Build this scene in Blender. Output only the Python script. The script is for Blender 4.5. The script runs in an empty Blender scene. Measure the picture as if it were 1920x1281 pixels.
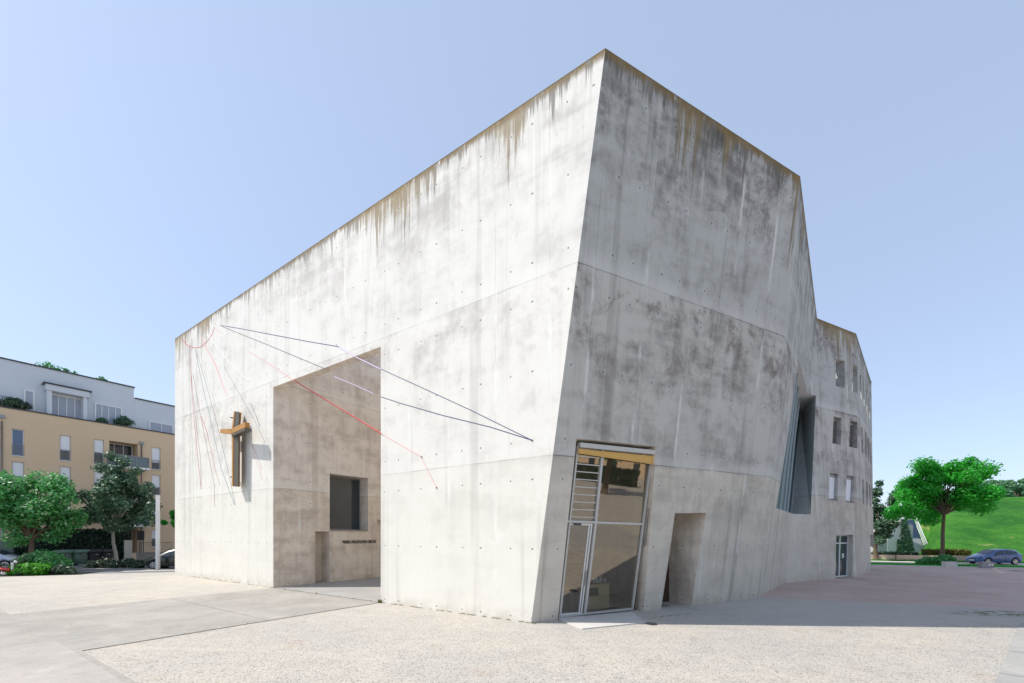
import bpy, bmesh, math, random
from mathutils import Vector as V, Matrix

random.seed(7)
C = bpy.context.scene.collection
PI = math.pi

# ------------------------------------------------------------------ survey of the site (metres)
F, CX, HZ, EYE = 800.0, 960.0, 1002.0, 2.7     # from the perspective of the photograph
def G(u, v):
    Y = EYE * F / (v - HZ); return V(((u - CX) / F * Y, Y, 0))
def hit(u, v, p, n):
    r = V(((u - CX) / F, 1, (HZ - v) / F)); c = V((0, 0, EYE))
    return c + r * ((p - c).dot(n) / r.dot(n))

# ------------------------------------------------------------------ objects, names, tags
def tag(o, label=None, cat=None, group=None, kind=None):
    if label: o['label'] = label
    if cat: o['category'] = cat
    if group: o['group'] = group
    if kind: o['kind'] = kind
    return o
def thing(name, label, cat, loc=(0, 0, 0), rz=0, group=None):
    o = bpy.data.objects.new(name, None); C.objects.link(o)
    o.location = loc; o.rotation_euler = (0, 0, rz); o.empty_display_size = .3
    return tag(o, label, cat, group)
def obj(name, bm, mats, parent=None, smooth=False):
    if isinstance(bm, bpy.types.Mesh): me = bm
    else:
        me = bpy.data.meshes.new(name); bm.to_mesh(me); bm.free()
    if not isinstance(mats, (list, tuple)): mats = [mats]
    if not me.materials:
        for m in mats: me.materials.append(m)
    if smooth:
        for p in me.polygons: p.use_smooth = True
    o = bpy.data.objects.new(name, me); C.objects.link(o)
    if parent: o.parent = parent
    return o
def wobj(name, bm, mats, parent, smooth=False):
    """bm given in world coordinates, parent an unrotated Empty somewhere else"""
    bmesh.ops.translate(bm, verts=bm.verts, vec=-parent_world(parent))
    return obj(name, bm, mats, parent, smooth)
def parent_world(p):
    l = V((0, 0, 0))
    while p: l += p.location; p = p.parent
    return l
def copy_tree(o, parent=None):
    c = o.copy(); C.objects.link(c)
    if parent: c.parent = parent
    for ch in list(o.children): copy_tree(ch, c)
    return c

# ------------------------------------------------------------------ mesh helpers
def BM(): return bmesh.new()
def box(bm, c, s, R=None, mat=0):
    """box centred at c with full sizes s, R = 3 axes"""
    c = V(c); ax = R or (V((1, 0, 0)), V((0, 1, 0)), V((0, 0, 1)))
    vs = []
    for k in (-.5, .5):
        for j in (-.5, .5):
            for i in (-.5, .5):
                vs.append(bm.verts.new(c + ax[0] * (s[0] * i) + ax[1] * (s[1] * j) + ax[2] * (s[2] * k)))
    for f in ((0, 2, 3, 1), (4, 5, 7, 6), (0, 1, 5, 4), (2, 6, 7, 3), (0, 4, 6, 2), (1, 3, 7, 5)):
        fa = bm.faces.new([vs[i] for i in f]); fa.material_index = mat
    return vs
def hexa(bm, b, t, mat=0):
    """b, t: bottom and top loops of the same length"""
    n = len(b); vb = [bm.verts.new(p) for p in b]; vt = [bm.verts.new(p) for p in t]
    fs = [bm.faces.new(vb[::-1]), bm.faces.new(vt)]
    for i in range(n):
        j = (i + 1) % n
        fs.append(bm.faces.new([vb[i], vb[j], vt[j], vt[i]]))
    for f in fs: f.material_index = mat
    return fs
def tube(bm, pts, rad, seg=8, mat=0, cap=True):
    pts = [V(p) for p in pts]; rings = []
    for i, p in enumerate(pts):
        d = (pts[min(i + 1, len(pts) - 1)] - pts[max(i - 1, 0)]).normalized()
        a = d.cross(V((0, 0, 1)) if abs(d.z) < .9 else V((1, 0, 0))).normalized(); b = d.cross(a)
        r = rad[i] if isinstance(rad, (list, tuple)) else rad
        rings.append([bm.verts.new(p + (a * math.cos(k * 2 * PI / seg) + b * math.sin(k * 2 * PI / seg)) * r) for k in range(seg)])
    for A_, B_ in zip(rings, rings[1:]):
        for k in range(seg):
            f = bm.faces.new([A_[k], A_[(k + 1) % seg], B_[(k + 1) % seg], B_[k]]); f.material_index = mat; f.smooth = True
    if cap:
        bm.faces.new(rings[0]).material_index = mat; bm.faces.new(rings[-1][::-1]).material_index = mat
def cyl(bm, c, axis, r, h, seg=24, mat=0):
    a = V(axis).normalized(); c = V(c); tube(bm, [c - a * h / 2, c + a * h / 2], r, seg, mat)
def sheet(name, pts, z, m, sub=0):
    bm = BM(); f = bm.faces.new([bm.verts.new((p[0], p[1], z)) for p in pts])
    if f.normal.z < 0: f.normal_flip()
    bm.normal_update()
    for f in bm.faces:
        if f.normal.z < 0: f.normal_flip()
    return obj(name, bm, m)
def recalc(bm): bmesh.ops.recalc_face_normals(bm, faces=bm.faces)

# ------------------------------------------------------------------ node helpers
class NT:
    def __init__(s, mat):
        s.m = mat; mat.use_nodes = True; s.t = mat.node_tree; s.t.nodes.clear()
        s.out = s.t.nodes.new('ShaderNodeOutputMaterial')
    def n(s, kind, **kw):
        nd = s.t.nodes.new(kind)
        for k, v in kw.items(): setattr(nd, k, v)
        return nd
    def put(s, sock, v):
        if isinstance(v, bpy.types.NodeSocket): s.t.links.new(v, sock)
        elif v is not None:
            if sock.type == 'RGBA' and len(v) == 3: v = (*v, 1)
            sock.default_value = v
    def m_(s, op, a, b=None, c=None, clamp=False):
        nd = s.n('ShaderNodeMath', operation=op, use_clamp=clamp)
        s.put(nd.inputs[0], a); s.put(nd.inputs[1], b) if b is not None else None
        if c is not None: s.put(nd.inputs[2], c)
        return nd.outputs[0]
    def mul(s, a, b): return s.m_('MULTIPLY', a, b)
    def add(s, a, b): return s.m_('ADD', a, b)
    def sub(s, a, b): return s.m_('SUBTRACT', a, b)
    def mr(s, x, a, b, c=0., d=1., smooth=True):
        nd = s.n('ShaderNodeMapRange', interpolation_type='SMOOTHSTEP' if smooth else 'LINEAR')
        for i, v in enumerate((x, a, b, c, d)): s.put(nd.inputs[i], v)
        return nd.outputs[0]
    def noise(s, vec, scale=1., detail=4., rough=.55, dist=0.):
        nd = s.n('ShaderNodeTexNoise'); s.put(nd.inputs['Vector'], vec)
        s.put(nd.inputs['Scale'], scale); s.put(nd.inputs['Detail'], detail); s.put(nd.inputs['Roughness'], rough); s.put(nd.inputs['Distortion'], dist)
        return nd.outputs['Fac']
    def voro(s, vec, scale=1., feature='F1', out='Distance', rnd=1.):
        nd = s.n('ShaderNodeTexVoronoi', feature=feature); s.put(nd.inputs['Vector'], vec); s.put(nd.inputs['Scale'], scale)
        s.put(nd.inputs['Randomness'], rnd)
        return nd.outputs[out]
    def comb(s, x, y, z=0.):
        nd = s.n('ShaderNodeCombineXYZ'); [s.put(nd.inputs[i], v) for i, v in enumerate((x, y, z))]; return nd.outputs[0]
    def sep(s, v):
        nd = s.n('ShaderNodeSeparateXYZ'); s.put(nd.inputs[0], v); return nd.outputs
    def mix(s, f, a, b, blend='MIX'):
        nd = s.n('ShaderNodeMix', data_type='RGBA', blend_type=blend, clamp_factor=True)
        s.put(nd.inputs[0], f); s.put(nd.inputs[6], a); s.put(nd.inputs[7], b); return nd.outputs[2]
    def pos(s): return s.n('ShaderNodeNewGeometry').outputs['Position']
    def uv(s): return s.n('ShaderNodeUVMap', uv_map='UVMap').outputs[0]
    def rnd(s): return s.n('ShaderNodeObjectInfo').outputs['Random']
    def bump(s, h, strength=.3, dist=.02):
        nd = s.n('ShaderNodeBump'); s.put(nd.inputs['Height'], h); s.put(nd.inputs['Strength'], strength); s.put(nd.inputs['Distance'], dist)
        return nd.outputs[0]
    def bsdf(s, col, rough=.8, metal=0., spec=.5, bump=None, **kw):
        nd = s.n('ShaderNodeBsdfPrincipled'); s.put(nd.inputs['Base Color'], col); s.put(nd.inputs['Roughness'], rough)
        s.put(nd.inputs['Metallic'], metal); s.put(nd.inputs['Specular IOR Level'], spec)
        if bump is not None: s.put(nd.inputs['Normal'], bump)
        for k, v in kw.items(): s.put(nd.inputs[k], v)
        s.t.links.new(nd.outputs[0], s.out.inputs[0]); return nd
def newmat(name): return NT(bpy.data.materials.new(name))
def simple(name, col, rough=.7, metal=0., var=.12, scale=6., spec=.5):
    t = newmat(name); p = t.pos()
    n = t.noise(p, scale, 5, .6)
    c = t.mix(n, tuple(x * (1 - var) for x in col), tuple(min(1, x * (1 + var)) for x in col))
    t.bsdf(c, t.mr(n, .3, .7, max(.02, rough - .08), min(1, rough + .08)), metal, spec, t.bump(n, .08, .01))
    return t.m

# ------------------------------------------------------------------ materials
def concrete(name, light=(.60, .59, .565), dark=(.36, .345, .335), contrast=.5, low=(.95, .90, .83), mid=(1, .99, .98), high=(.99, 1, 1.02),
             moss=1., seam=1., ramp=(-.02, .75), blot=0., lifts=False, rust=()):
    t = newmat(name); P = t.pos(); uvs = t.sep(t.uv()); u, z = uvs[0], uvs[1]
    uvw = t.comb(u, z, 0)
    big = t.noise(P, .28, 3, .5)
    mott = t.noise(P, 1.0, 9, .68, .35)
    band = t.noise(t.comb(t.mul(u, .22), t.mul(z, 1.3), 3.1), 1., 6, .62, .4)
    strk = t.noise(t.comb(t.mul(u, 3.2), t.mul(z, .16), 7.7), 1., 5, .6, .15)
    fine = t.noise(P, 22, 4, .7)
    # cast panels, 2 m wide, three lifts
    pan = t.n('ShaderNodeTexWhiteNoise', noise_dimensions='2D')
    t.put(pan.inputs['Vector'], t.comb(t.m_('FLOOR', t.mul(t.add(u, .65), .5)), t.m_('FLOOR', t.mul(t.add(z, .36), 1 / 5.41))))
    panv = pan.outputs[0]
    a = t.mul(t.sub(mott, .5), 1.7)
    a = t.add(a, t.mul(t.sub(band, .5), 1.1))
    a = t.add(a, t.mul(t.sub(strk, .5), .55))
    a = t.add(a, t.mul(t.sub(big, .5), .9))
    a = t.add(a, t.mul(t.sub(panv, .5), .16))
    dk = t.mr(a, *ramp, 0., 1.)
    dk = t.mul(dk, contrast)
    fr_l = t.mul(t.m_('FLOORED_MODULO', t.sub(z, 5.05), 5.4), 1 / 5.4)          # 0 at the foot of a lift, 1 at its top
    hi_l = t.mul(t.mr(fr_l, .25, .85, .35, 1.15), t.mr(z, 4.9, 5.2, .22, 1.)) if lifts else 1.0
    dk = t.mul(t.mul(dk, t.mr(fr_l, .1, .9, .7, 1.15)), t.mr(z, 4.9, 5.2, .4, 1.)) if lifts else dk
    grain = t.noise(t.comb(t.mul(u, 9.), t.mul(z, .55), 3.), 1., 5, .65)
    col = t.mix(dk, light, dark)
    if blot > 0:
        sh = t.comb(t.mul(panv, 3.), t.mul(t.m_('FLOOR', t.mul(t.add(z, .36), 1 / 5.41)), 5.), 0.)
        va = t.n('ShaderNodeVectorMath', operation='ADD'); t.put(va.inputs[0], P); t.put(va.inputs[1], sh)
        bn = t.noise(va.outputs[0], .62, 8, .66, .8); b2 = t.noise(P, 3.6, 6, .7, .3)
        bm_ = t.mul(t.mr(bn, .50, .60), t.mr(b2, .36, .58))
        bm_ = t.mul(t.mul(bm_, hi_l), t.mr(grain, .3, .6, .55, 1.1))
        col = t.mix(t.mul(bm_, blot), col, tuple(x * y for x, y in zip(dark, (1.15, 1.05, 1.1))))
        col = t.mix(t.mul(t.mr(t.noise(va.outputs[0], 1.1, 8, .7, .6), .40, .30), .45), col, tuple(min(.8, x * 1.15) for x in light))
        col = t.mix(t.mul(t.mr(t.noise(t.comb(t.mul(u, 2.1), t.mul(z, .07), 2.2), 1., 4, .6), .52, .70), .45), col, tuple(x * 1.1 for x in dark))
        col = t.mix(t.mul(t.mr(t.noise(t.comb(t.mul(u, 1.9), t.mul(z, .09), 8.2), 1., 4, .6), .56, .72), .40), col, light)
    lt = t.mr(a, -.05, -.8, 0., .35)
    col = t.mix(lt, col, tuple(min(.78, x * 1.12) for x in light))
    # lifts differ in tone
    wob = t.add(z, t.mul(t.sub(t.noise(P, .7, 3), .5), .1))
    col = t.mix(1., col, t.mix(t.mr(wob, 5.02, 5.08), low, mid), 'MULTIPLY')
    col = t.mix(t.mr(wob, 10.42, 10.48), col, t.mix(1., col, high, 'MULTIPLY'))
    # light bloom just above each lift joint
    for zj in (5.05, 10.45):
        bl = t.mul(t.mr(wob, zj, zj + .03), t.mr(z, zj + .55, zj + .1))
        col = t.mix(t.mul(bl, .35 * seam), col, tuple(min(.8, x * 1.1) for x in light))
        ln = t.mr(t.m_('ABSOLUTE', t.sub(t.add(z, t.mul(t.sub(t.noise(P, .9, 2), .5), .05)), zj)), .028, .006)
        col = t.mix(t.mul(ln, t.mr(t.noise(uvw, 1.1, 4), .3, .65, .1 * seam, .6 * seam)), col, tuple(x * .55 for x in dark))
    # vertical board seams
    fx = t.m_('ABSOLUTE', t.sub(t.m_('FLOORED_MODULO', t.add(u, .65 + t_off(name)), 2.0), 1.0))  # 1 at the seam
    dseam = t.sub(1.0, fx)
    wavy = t.add(dseam, t.mul(t.sub(t.noise(t.comb(t.mul(u, .3), z, 1.), 1.7, 5, .7), .5), .10))
    smear = t.mul(t.mr(wavy, .085, .02), t.mr(t.noise(t.comb(t.mul(u, .5), t.mul(z, .5), 5.), 1., 3), .48, .62))
    col = t.mix(t.mul(smear, .8 * seam), col, tuple(min(.8, x * 1.12) for x in light))
    sl = t.mul(t.mr(dseam, .016, .004), t.mr(t.noise(t.comb(u, t.mul(z, .6), 9.), 1., 3), .45, .6))
    col = t.mix(t.mul(sl, .45 * seam), col, tuple(x * .6 for x in dark))
    # weathering running down from the roof edge
    if moss > 0:
        rm = None
        for (c0, hw) in rust:
            g = t.mr(t.m_('ABSOLUTE', t.sub(u, c0)), hw * 1.25, hw * .35)
            rm = g if rm is None else t.m_('MAXIMUM', rm, g)
        L = t.mr(t.noise(t.comb(t.mul(u, .8), 0., 2.), 1., 4, .65), .36, .68, .12, 2.0 * moss)
        if rm is not None: L = t.mul(t.add(L, t.mul(rm, .9)), t.add(.75, t.mul(rm, .5)))
        Ln = t.noise(t.comb(t.mul(u, 5.), 0., 6.), 1., 3, .6); L = t.mul(L, t.mr(Ln, .3, .7, .35, 1.5))
        top = t.sub(15.97, z)
        tt = t.m_('DIVIDE', top, L)
        run = t.noise(t.comb(t.mul(u, 8.5), t.mul(z, .14), 1.), 1., 7, .78, .05)
        run2 = t.noise(t.comb(t.mul(u, 3.0), t.mul(z, .2), 5.), 1., 5, .7, .05)
        mk = t.mul(t.mr(t.add(t.mul(run, .6), t.sub(t.mul(run2, .4), t.mul(tt, .16))), .40, .47), t.mr(tt, 1.25, .5))
        mcol = t.mix(t.mr(run2, .4, .6), (.035, .036, .022), (.12, .11, .09))
        if rm is not None: mcol = t.mix(t.mul(rm, t.mr(top, 2.2, .3, .45, 1.)), mcol, t.mix(run, (.09, .06, .015), (.33, .21, .04)))
        col = t.mix(t.mul(mk, .72 * min(1, moss)), col, mcol)
        edge = t.mul(t.mr(top, .30, .02), t.mr(t.noise(t.comb(t.mul(u, 3.5), t.mul(z, 1.5), 4.), 1., 5, .7), .36, .5))
        col = t.mix(t.mul(edge, .85), col, t.mix(t.noise(uvw, 1.3, 4), (.07, .065, .035), (.34, .20, .05)))
        veil = t.mul(t.mr(top, 4.0, 0., 0., .24), t.mr(run2, .45, .65))
        col = t.mix(veil, col, (.22, .205, .185))
    pore = t.mr(t.voro(P, 9.), .055, .03); col = t.mix(t.mul(pore, t.mr(t.noise(P, .8, 3), .45, .6, 0., .4)), col, tuple(x * .6 for x in dark))
    # patchy warm brown rim at the foot
    ft = t.mul(t.mr(z, .5, .0), t.mr(t.noise(uvw, 1.6, 5), .35, .6))
    col = t.mix(t.mul(ft, .35), col, (.40, .32, .22))
    # tie holes
    x = t.m_('FLOORED_MODULO', t.add(u, .05), 2.0)
    jx = t.mul(t.sub(t.noise(t.comb(t.m_('FLOOR', u), t.m_('FLOOR', z), 1.), 3.3, 1), .5), .12)
    dx = t.m_('MINIMUM', t.m_('MINIMUM', t.m_('ABSOLUTE', t.sub(x, t.add(.0, .02))), t.m_('ABSOLUTE', t.sub(x, 2.0))), t.m_('ABSOLUTE', t.sub(x, t.add(.8, jx))))
    y = t.m_('FLOORED_MODULO', t.sub(z, .14 - .3), 5.41)
    dy = t.m_('MINIMUM', t.m_('MINIMUM', t.m_('ABSOLUTE', t.sub(y, .3)), t.m_('ABSOLUTE', t.sub(y, 2.41))), t.m_('ABSOLUTE', t.sub(y, 4.53)))
    dd = t.m_('SQRT', t.add(t.mul(dx, dx), t.mul(dy, dy)))
    holes = t.mr(dd, .036, .024)
    col = t.mix(t.mul(holes, .78), col, (.03, .03, .03))
    halo = t.mul(t.mr(dd, .16, .05), .18)
    col = t.mix(halo, col, light)
    col = t.mix(t.mr(fine, .35, .75, 0., .10), col, dark)
    h = t.add(t.mul(mott, .5), t.add(t.mul(fine, .12), t.mul(t.mr(dseam, .02, .0), -.5)))
    h = t.sub(h, t.mul(holes, 1.5))
    t.bsdf(col, t.mr(a, -.5, .5, .78, .92), 0., .25, t.bump(h, .22, .02))
    return t.m
def t_off(name): return 0.0

M = {}
M['concA'] = concrete('concrete sunlit wall', light=(.72, .708, .658), dark=(.43, .415, .385), contrast=.68, low=(1, .98, .95), ramp=(-.15, .55), blot=.34, seam=.65, lifts=True,
                      rust=((6.4, 2.6), (27.5, 1.6), (23.5, 1.0), (.8, .8)))
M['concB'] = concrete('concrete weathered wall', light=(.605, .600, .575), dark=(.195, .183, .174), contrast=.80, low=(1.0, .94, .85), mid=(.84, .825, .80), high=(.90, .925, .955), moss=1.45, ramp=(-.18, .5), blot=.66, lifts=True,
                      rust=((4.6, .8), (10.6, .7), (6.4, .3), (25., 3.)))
M['concR_lit'] = concrete('concrete reveal brightened', light=(.80, .81, .82), dark=(.55, .55, .56), contrast=.5, moss=0)  # reveal concrete made extra pale, standing in for light it lacks
M['concI'] = concrete('concrete court wall', light=(.80, .735, .65), dark=(.42, .36, .30), contrast=.7, low=(.98, .95, .9), moss=0, ramp=(-.2, .5), blot=.35)  # court concrete paler and warmer, bounced light put into the colour

def gravel():
    t = newmat('fine gravel ground'); P = t.pos(); s = t.sep(P)
    far = t.mr(s[1], 8., 26., 1., .25)
    big = t.noise(P, .22, 5, .6, .4); midn = t.noise(P, 1.6, 6, .65, .3)
    v1 = t.voro(P, 42.); vc = t.voro(P, 42., out='Color'); grit = t.noise(P, 70, 3, .8); v2 = t.voro(P, 17., out='Color')
    c = t.mix(t.mr(big, .35, .65), (.53, .48, .405), (.46, .432, .385))
    c = t.mix(t.mr(midn, .42, .68, 0., .45), c, (.38, .36, .335))
    vs = t.sep(vc)
    c = t.mix(t.mul(t.mr(vs[0], .75, .95), t.mul(far, .55)), c, (.62, .58, .53))
    c = t.mix(t.mul(t.mr(vs[1], .74, .95), t.mul(far, .75)), c, (.17, .155, .14))
    c = t.mix(t.mul(t.mr(t.sep(v2)[2], .90, .97), t.mul(t.mr(t.voro(P, 17.), .32, .2), t.mul(far, .8))), c, (.13, .115, .10))
    c = t.mix(t.mul(t.mr(grit, .45, .7), t.mul(far, .40)), c, (.22, .20, .18))
    st = t.noise(P, .55, 7, .7, 1.2)
    c = t.mix(t.mr(st, .56, .66, 0., .28), c, (.30, .27, .245))
    wv = t.noise(t.comb(t.add(t.mul(s[0], .12), t.mul(s[1], 1.1)), t.mul(s[0], .05), 3.), 1.4, 5, .6, .5)
    c = t.mix(t.mr(wv, .57, .68, 0., .22), c, (.62, .56, .49))
    # ochre leaf litter patches
    c = t.mix(t.mul(t.mr(t.noise(P, .8, 4, .6), .60, .70), t.mul(t.mr(t.noise(P, 30, 3, .7), .5, .6), .55)), c, (.42, .24, .09))
    # mauve tarmac behind the nose of the church
    lim = t.add(t.sub(t.sub(s[1], 14.2), t.mul(t.sub(21., s[0]), .38)), t.mul(t.sub(t.noise(P, .5, 4), .5), 1.6))
    lim = t.mr(lim, -.5, .8)
    right = t.mr(s[0], 7., 9.)
    tar = t.mix(t.mr(t.noise(P, .5, 6, .65), .3, .7), (.50, .36, .31), (.57, .45, .40))
    tar = t.mix(t.mr(t.noise(P, 60, 2), .4, .7, 0., .3), tar, (.20, .17, .17))
    farr = t.mul(t.mr(s[0], -16., -10.), 1.)
    c = t.mix(t.mul(lim, right), c, tar)
    near = t.mul(t.mul(t.mr(s[1], 12.4, 13.2), right), t.sub(1., lim))
    c = t.mix(t.mul(near, .4), c, (.42, .40, .385))
    # mossy patch
    pp = t.add(t.m_('POWER', t.mul(t.sub(s[0], 17.2), .42), 2.), t.m_('POWER', t.mul(t.sub(s[1], 14.6), 1.6), 2.))
    c = t.mix(t.mul(t.mr(pp, 1.3, .2), t.mr(t.noise(P, 3.5, 6, .7), .45, .6)), c, (.13, .13, .05))
    h = t.add(t.mul(v1, -1.), t.mul(grit, .6))
    t.bsdf(c, .95, 0., .1, t.bump(h, t.mul(far, .55), .015))
    return t.m
M['gravel'] = gravel()
def asphalt(name, a, b, spk=.3, sc=55.):
    t = newmat(name); P = t.pos()
    c = t.mix(t.mr(t.noise(P, .45, 6, .62, .5), .3, .7), a, b)
    c = t.mix(t.mr(t.noise(P, 2.6, 6, .65, .3), .45, .75, 0., .3), c, tuple(x * .72 for x in a))
    c = t.mix(t.mr(t.noise(P, .9, 7, .72, 1.0), .55, .65, 0., .3), c, tuple(min(.6, x * 1.25) for x in b))
    c = t.mix(t.mr(t.voro(P, 3.1), .09, .05, 0., .35), c, tuple(x * .6 for x in a))
    c = t.mix(t.mr(t.noise(P, sc, 2, .7), .5, .72, 0., spk), c, tuple(x * .5 for x in a))
    c = t.mix(t.mr(t.sep(t.voro(P, 35., out='Color'))[0], .9, .97, 0., spk), c, tuple(min(.7, x * 1.4) for x in b))
    t.bsdf(c, .92, 0., .15, t.bump(t.noise(P, sc, 3, .7), .35, .008)); return t.m
M['path'] = asphalt('worn light asphalt', (.325, .305, .272), (.41, .382, .34))
def sand():
    t = newmat('sandy edge'); P = t.pos(); s = t.sep(P)
    c = t.mix(t.noise(P, .4, 6, .6), (.50, .43, .36), (.55, .50, .44))
    t.bsdf(c, .95, 0., .1); return t.m
M['slab'] = asphalt('light concrete paving', (.34, .33, .31), (.41, .395, .365), .25)
M['road'] = asphalt('road asphalt', (.20, .20, .205), (.26, .255, .25))
M['pavement'] = asphalt('sandy pavement', (.55, .49, .43), (.62, .56, .50), .15)
M['kerb'] = asphalt('kerb stone', (.52, .50, .46), (.60, .57, .52), .15)
M['beige'] = asphalt('beige wall', (.60, .47, .38), (.66, .54, .44), .1)

M['white_metal'] = simple('pale lacquered metal', (.66, .67, .66), .4, .1, .06)
M['grey_metal'] = simple('grey metal', (.28, .29, .30), .45, .5)
M['dark_metal'] = simple('dark flashing', (.07, .072, .075), .5, .5)
M['dark'] = simple('dark interior', (.03, .03, .032), .8)
M['blind_y'] = simple('amber awning cloth', (.62, .38, .12), .85)
M['blind_w'] = simple('white shutter', (.78, .79, .81), .6, 0, .05, 2)
M['wood'] = simple('pale birch wood', (.66, .55, .27), .55, 0, .2, 3)
M['wood2'] = simple('beech wood', (.50, .30, .14), .5, 0, .2, 3)
M['dwood'] = simple('dark oak door', (.07, .035, .02), .6, 0, .3, 3)
M['paper'] = simple('printed paper', (.62, .66, .68), .7, 0, .3, 14)
M['book'] = simple('book spines', (.12, .13, .14), .7, 0, .8, 11)
M['letters'] = simple('bronze letters', (.05, .045, .04), .5, .6)
M['rust'] = simple('orange weathering steel', (.44, .22, .06), .6, .2, .35, 4)
M['steel'] = simple('dark brushed steel', (.13, .115, .09), .5, .5, .3, 5)
M['orange_wall'] = simple('ochre render', (.68, .51, .34), .9, 0, .05, .6, .2)
M['grey_wall'] = simple('blue grey render', (.60, .64, .68), .85, 0, .05, .6, .2)
M['white'] = simple('white paint', (.75, .76, .76), .6, 0, .04)
M['rubber'] = simple('tyre rubber', (.02, .02, .02), .85)
M['rim'] = simple('alloy', (.6, .6, .62), .3, .8)
M['lamp_red'] = simple('red plastic', (.5, .02, .02), .3)
M['green_plastic'] = simple('green bin plastic', (.10, .17, .13), .5)
M['bark'] = simple('bark', (.13, .095, .065), .95, 0, .45, 9)
M['bark_pale'] = simple('pale bark', (.30, .28, .24), .95, 0, .35, 9)
M['lampglow'] = simple('clear lens', (.75, .75, .75), .15)
def paint(name, col):
    t = newmat(name); t.bsdf(col, .28, .25, .5, None, **{'Coat Weight': .8, 'Coat Roughness': .05}); return t.m
M['car_blue'] = paint('dark blue car paint', (.05, .11, .28))
M['car_black'] = paint('black car paint', (.012, .013, .014))
M['car_silver'] = paint('white car paint', (.50, .55, .62))
M['red'] = paint('red moped paint', (.55, .03, .02))
def glass(name, tint=(.55, .6, .6), refl=.12, see=.9):
    t = newmat(name)
    tr = t.n('ShaderNodeBsdfTransparent'); t.put(tr.inputs[0], tuple(x for x in tint))
    gl = t.n('ShaderNodeBsdfGlossy'); t.put(gl.inputs['Roughness'], .015); t.put(gl.inputs['Color'], (1., .90, .78) if 'shop' in name else (.9, .93, .95))  # shop glass: tan of its reflections put into a warm gloss tint
    fr = t.n('ShaderNodeFresnel'); fr.inputs[0].default_value = 1.5
    mx = t.n('ShaderNodeMixShader'); t.put(mx.inputs[0], t.m_('ADD', t.mul(fr.outputs[0], 1.6), refl, clamp=True))
    t.t.links.new(tr.outputs[0], mx.inputs[1]); t.t.links.new(gl.outputs[0], mx.inputs[2]); t.t.links.new(mx.outputs[0], t.out.inputs[0])
    return t.m
M['glass'] = glass('clear shop glass', (.70, .74, .72), .17)
M['glass_dark'] = glass('dark window glass', (.25, .28, .28), .10)
def opaque_glass(name, col, rough=.08):
    t = newmat(name); t.bsdf(col, rough, 0., .5); return t.m
M['pane'] = opaque_glass('window pane', (.04, .055, .065))
M['pane_blue'] = opaque_glass('curtained pane', (.12, .18, .30))
M['pane_sea'] = opaque_glass('blue green glazing', (.085, .135, .14), .4)
M['balcony_glass'] = opaque_glass('frosted balcony glass', (.13, .18, .21), .3)

def leafmat(name, c1, c2, trans=.35, pale=0.):
    t = newmat(name)
    g = t.n('ShaderNodeNewGeometry')
    n = t.noise(g.outputs['Position'], 1.1, 3)
    r = g.outputs['Random Per Island']
    c = t.mix(t.add(t.mul(r, .6), t.mul(n, .4)), c1, c2)
    c = t.mix(t.mr(r, .80, .95, 0., pale), c, (.42, .55, .36))  # sun glints on glossy foliage painted as randomly paler leaves
    d = t.n('ShaderNodeBsdfPrincipled'); t.put(d.inputs['Base Color'], c); t.put(d.inputs['Roughness'], .45); t.put(d.inputs['Specular IOR Level'], .45)
    tl = t.n('ShaderNodeBsdfTranslucent'); t.put(tl.inputs[0], t.mix(.5, c, tuple(min(1, x * 1.6) for x in c2)))
    mx = t.n('ShaderNodeMixShader'); t.put(mx.inputs[0], trans)
    t.t.links.new(d.outputs[0], mx.inputs[1]); t.t.links.new(tl.outputs[0], mx.inputs[2]); t.t.links.new(mx.outputs[0], t.out.inputs[0])
    return t.m
M['leaf_bright'] = leafmat('bright green leaves', (.010, .19, .018), (.05, .46, .03), .42)
M['leaf_mid'] = leafmat('mid green leaves', (.025, .18, .045), (.12, .40, .11), .32, .7)
M['leaf_dark'] = leafmat('dark green leaves', (.014, .06, .03), (.10, .20, .11), .2, .5)
M['leaf_hedge'] = leafmat('hedge leaves', (.008, .022, .012), (.022, .055, .028), .12)
M['leaf_lime'] = leafmat('lime green leaves', (.04, .22, .015), (.12, .40, .03), .4)
M['leaf_ochre'] = leafmat('bronze hedge leaves', (.05, .07, .01), (.16, .15, .02), .2)
M['leaf_grey'] = leafmat('grey green leaves', (.03, .06, .035), (.09, .14, .085), .2)
M['leaf_haze'] = leafmat('hazy green leaves', (.06, .17, .09), (.14, .32, .15), .3)  # distance haze put into the leaf colour as a paler green
M['leaf_pale'] = leafmat('variegated leaves', (.12, .22, .10), (.40, .48, .30), .3)
def grassmat():
    t = newmat('meadow grass'); P = t.pos()
    c = t.mix(t.mr(t.noise(P, .18, 6, .65, .5), .35, .65), (.018, .115, .016), (.055, .20, .022))
    c = t.mix(t.mr(t.noise(P, 1.4, 6, .7), .45, .7, 0., .6), c, (.085, .21, .03))
    c = t.mix(t.mul(t.mr(t.noise(P, .22, 5, .7), .62, .70), t.mr(t.noise(P, 2.2, 4), .4, .6)), c, (.30, .30, .10))
    c = t.mix(t.mr(t.noise(P, 3.5, 5, .75), .45, .68, 0., .6), c, (.015, .07, .01))
    c = t.mix(t.mr(t.noise(P, 12, 4, .7), .5, .75, 0., .6), c, (.02, .08, .012))
    t.bsdf(c, .9, 0., .1, t.bump(t.noise(P, 6, 5, .7), .8, .15)); return t.m
M['grass'] = grassmat()

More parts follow.
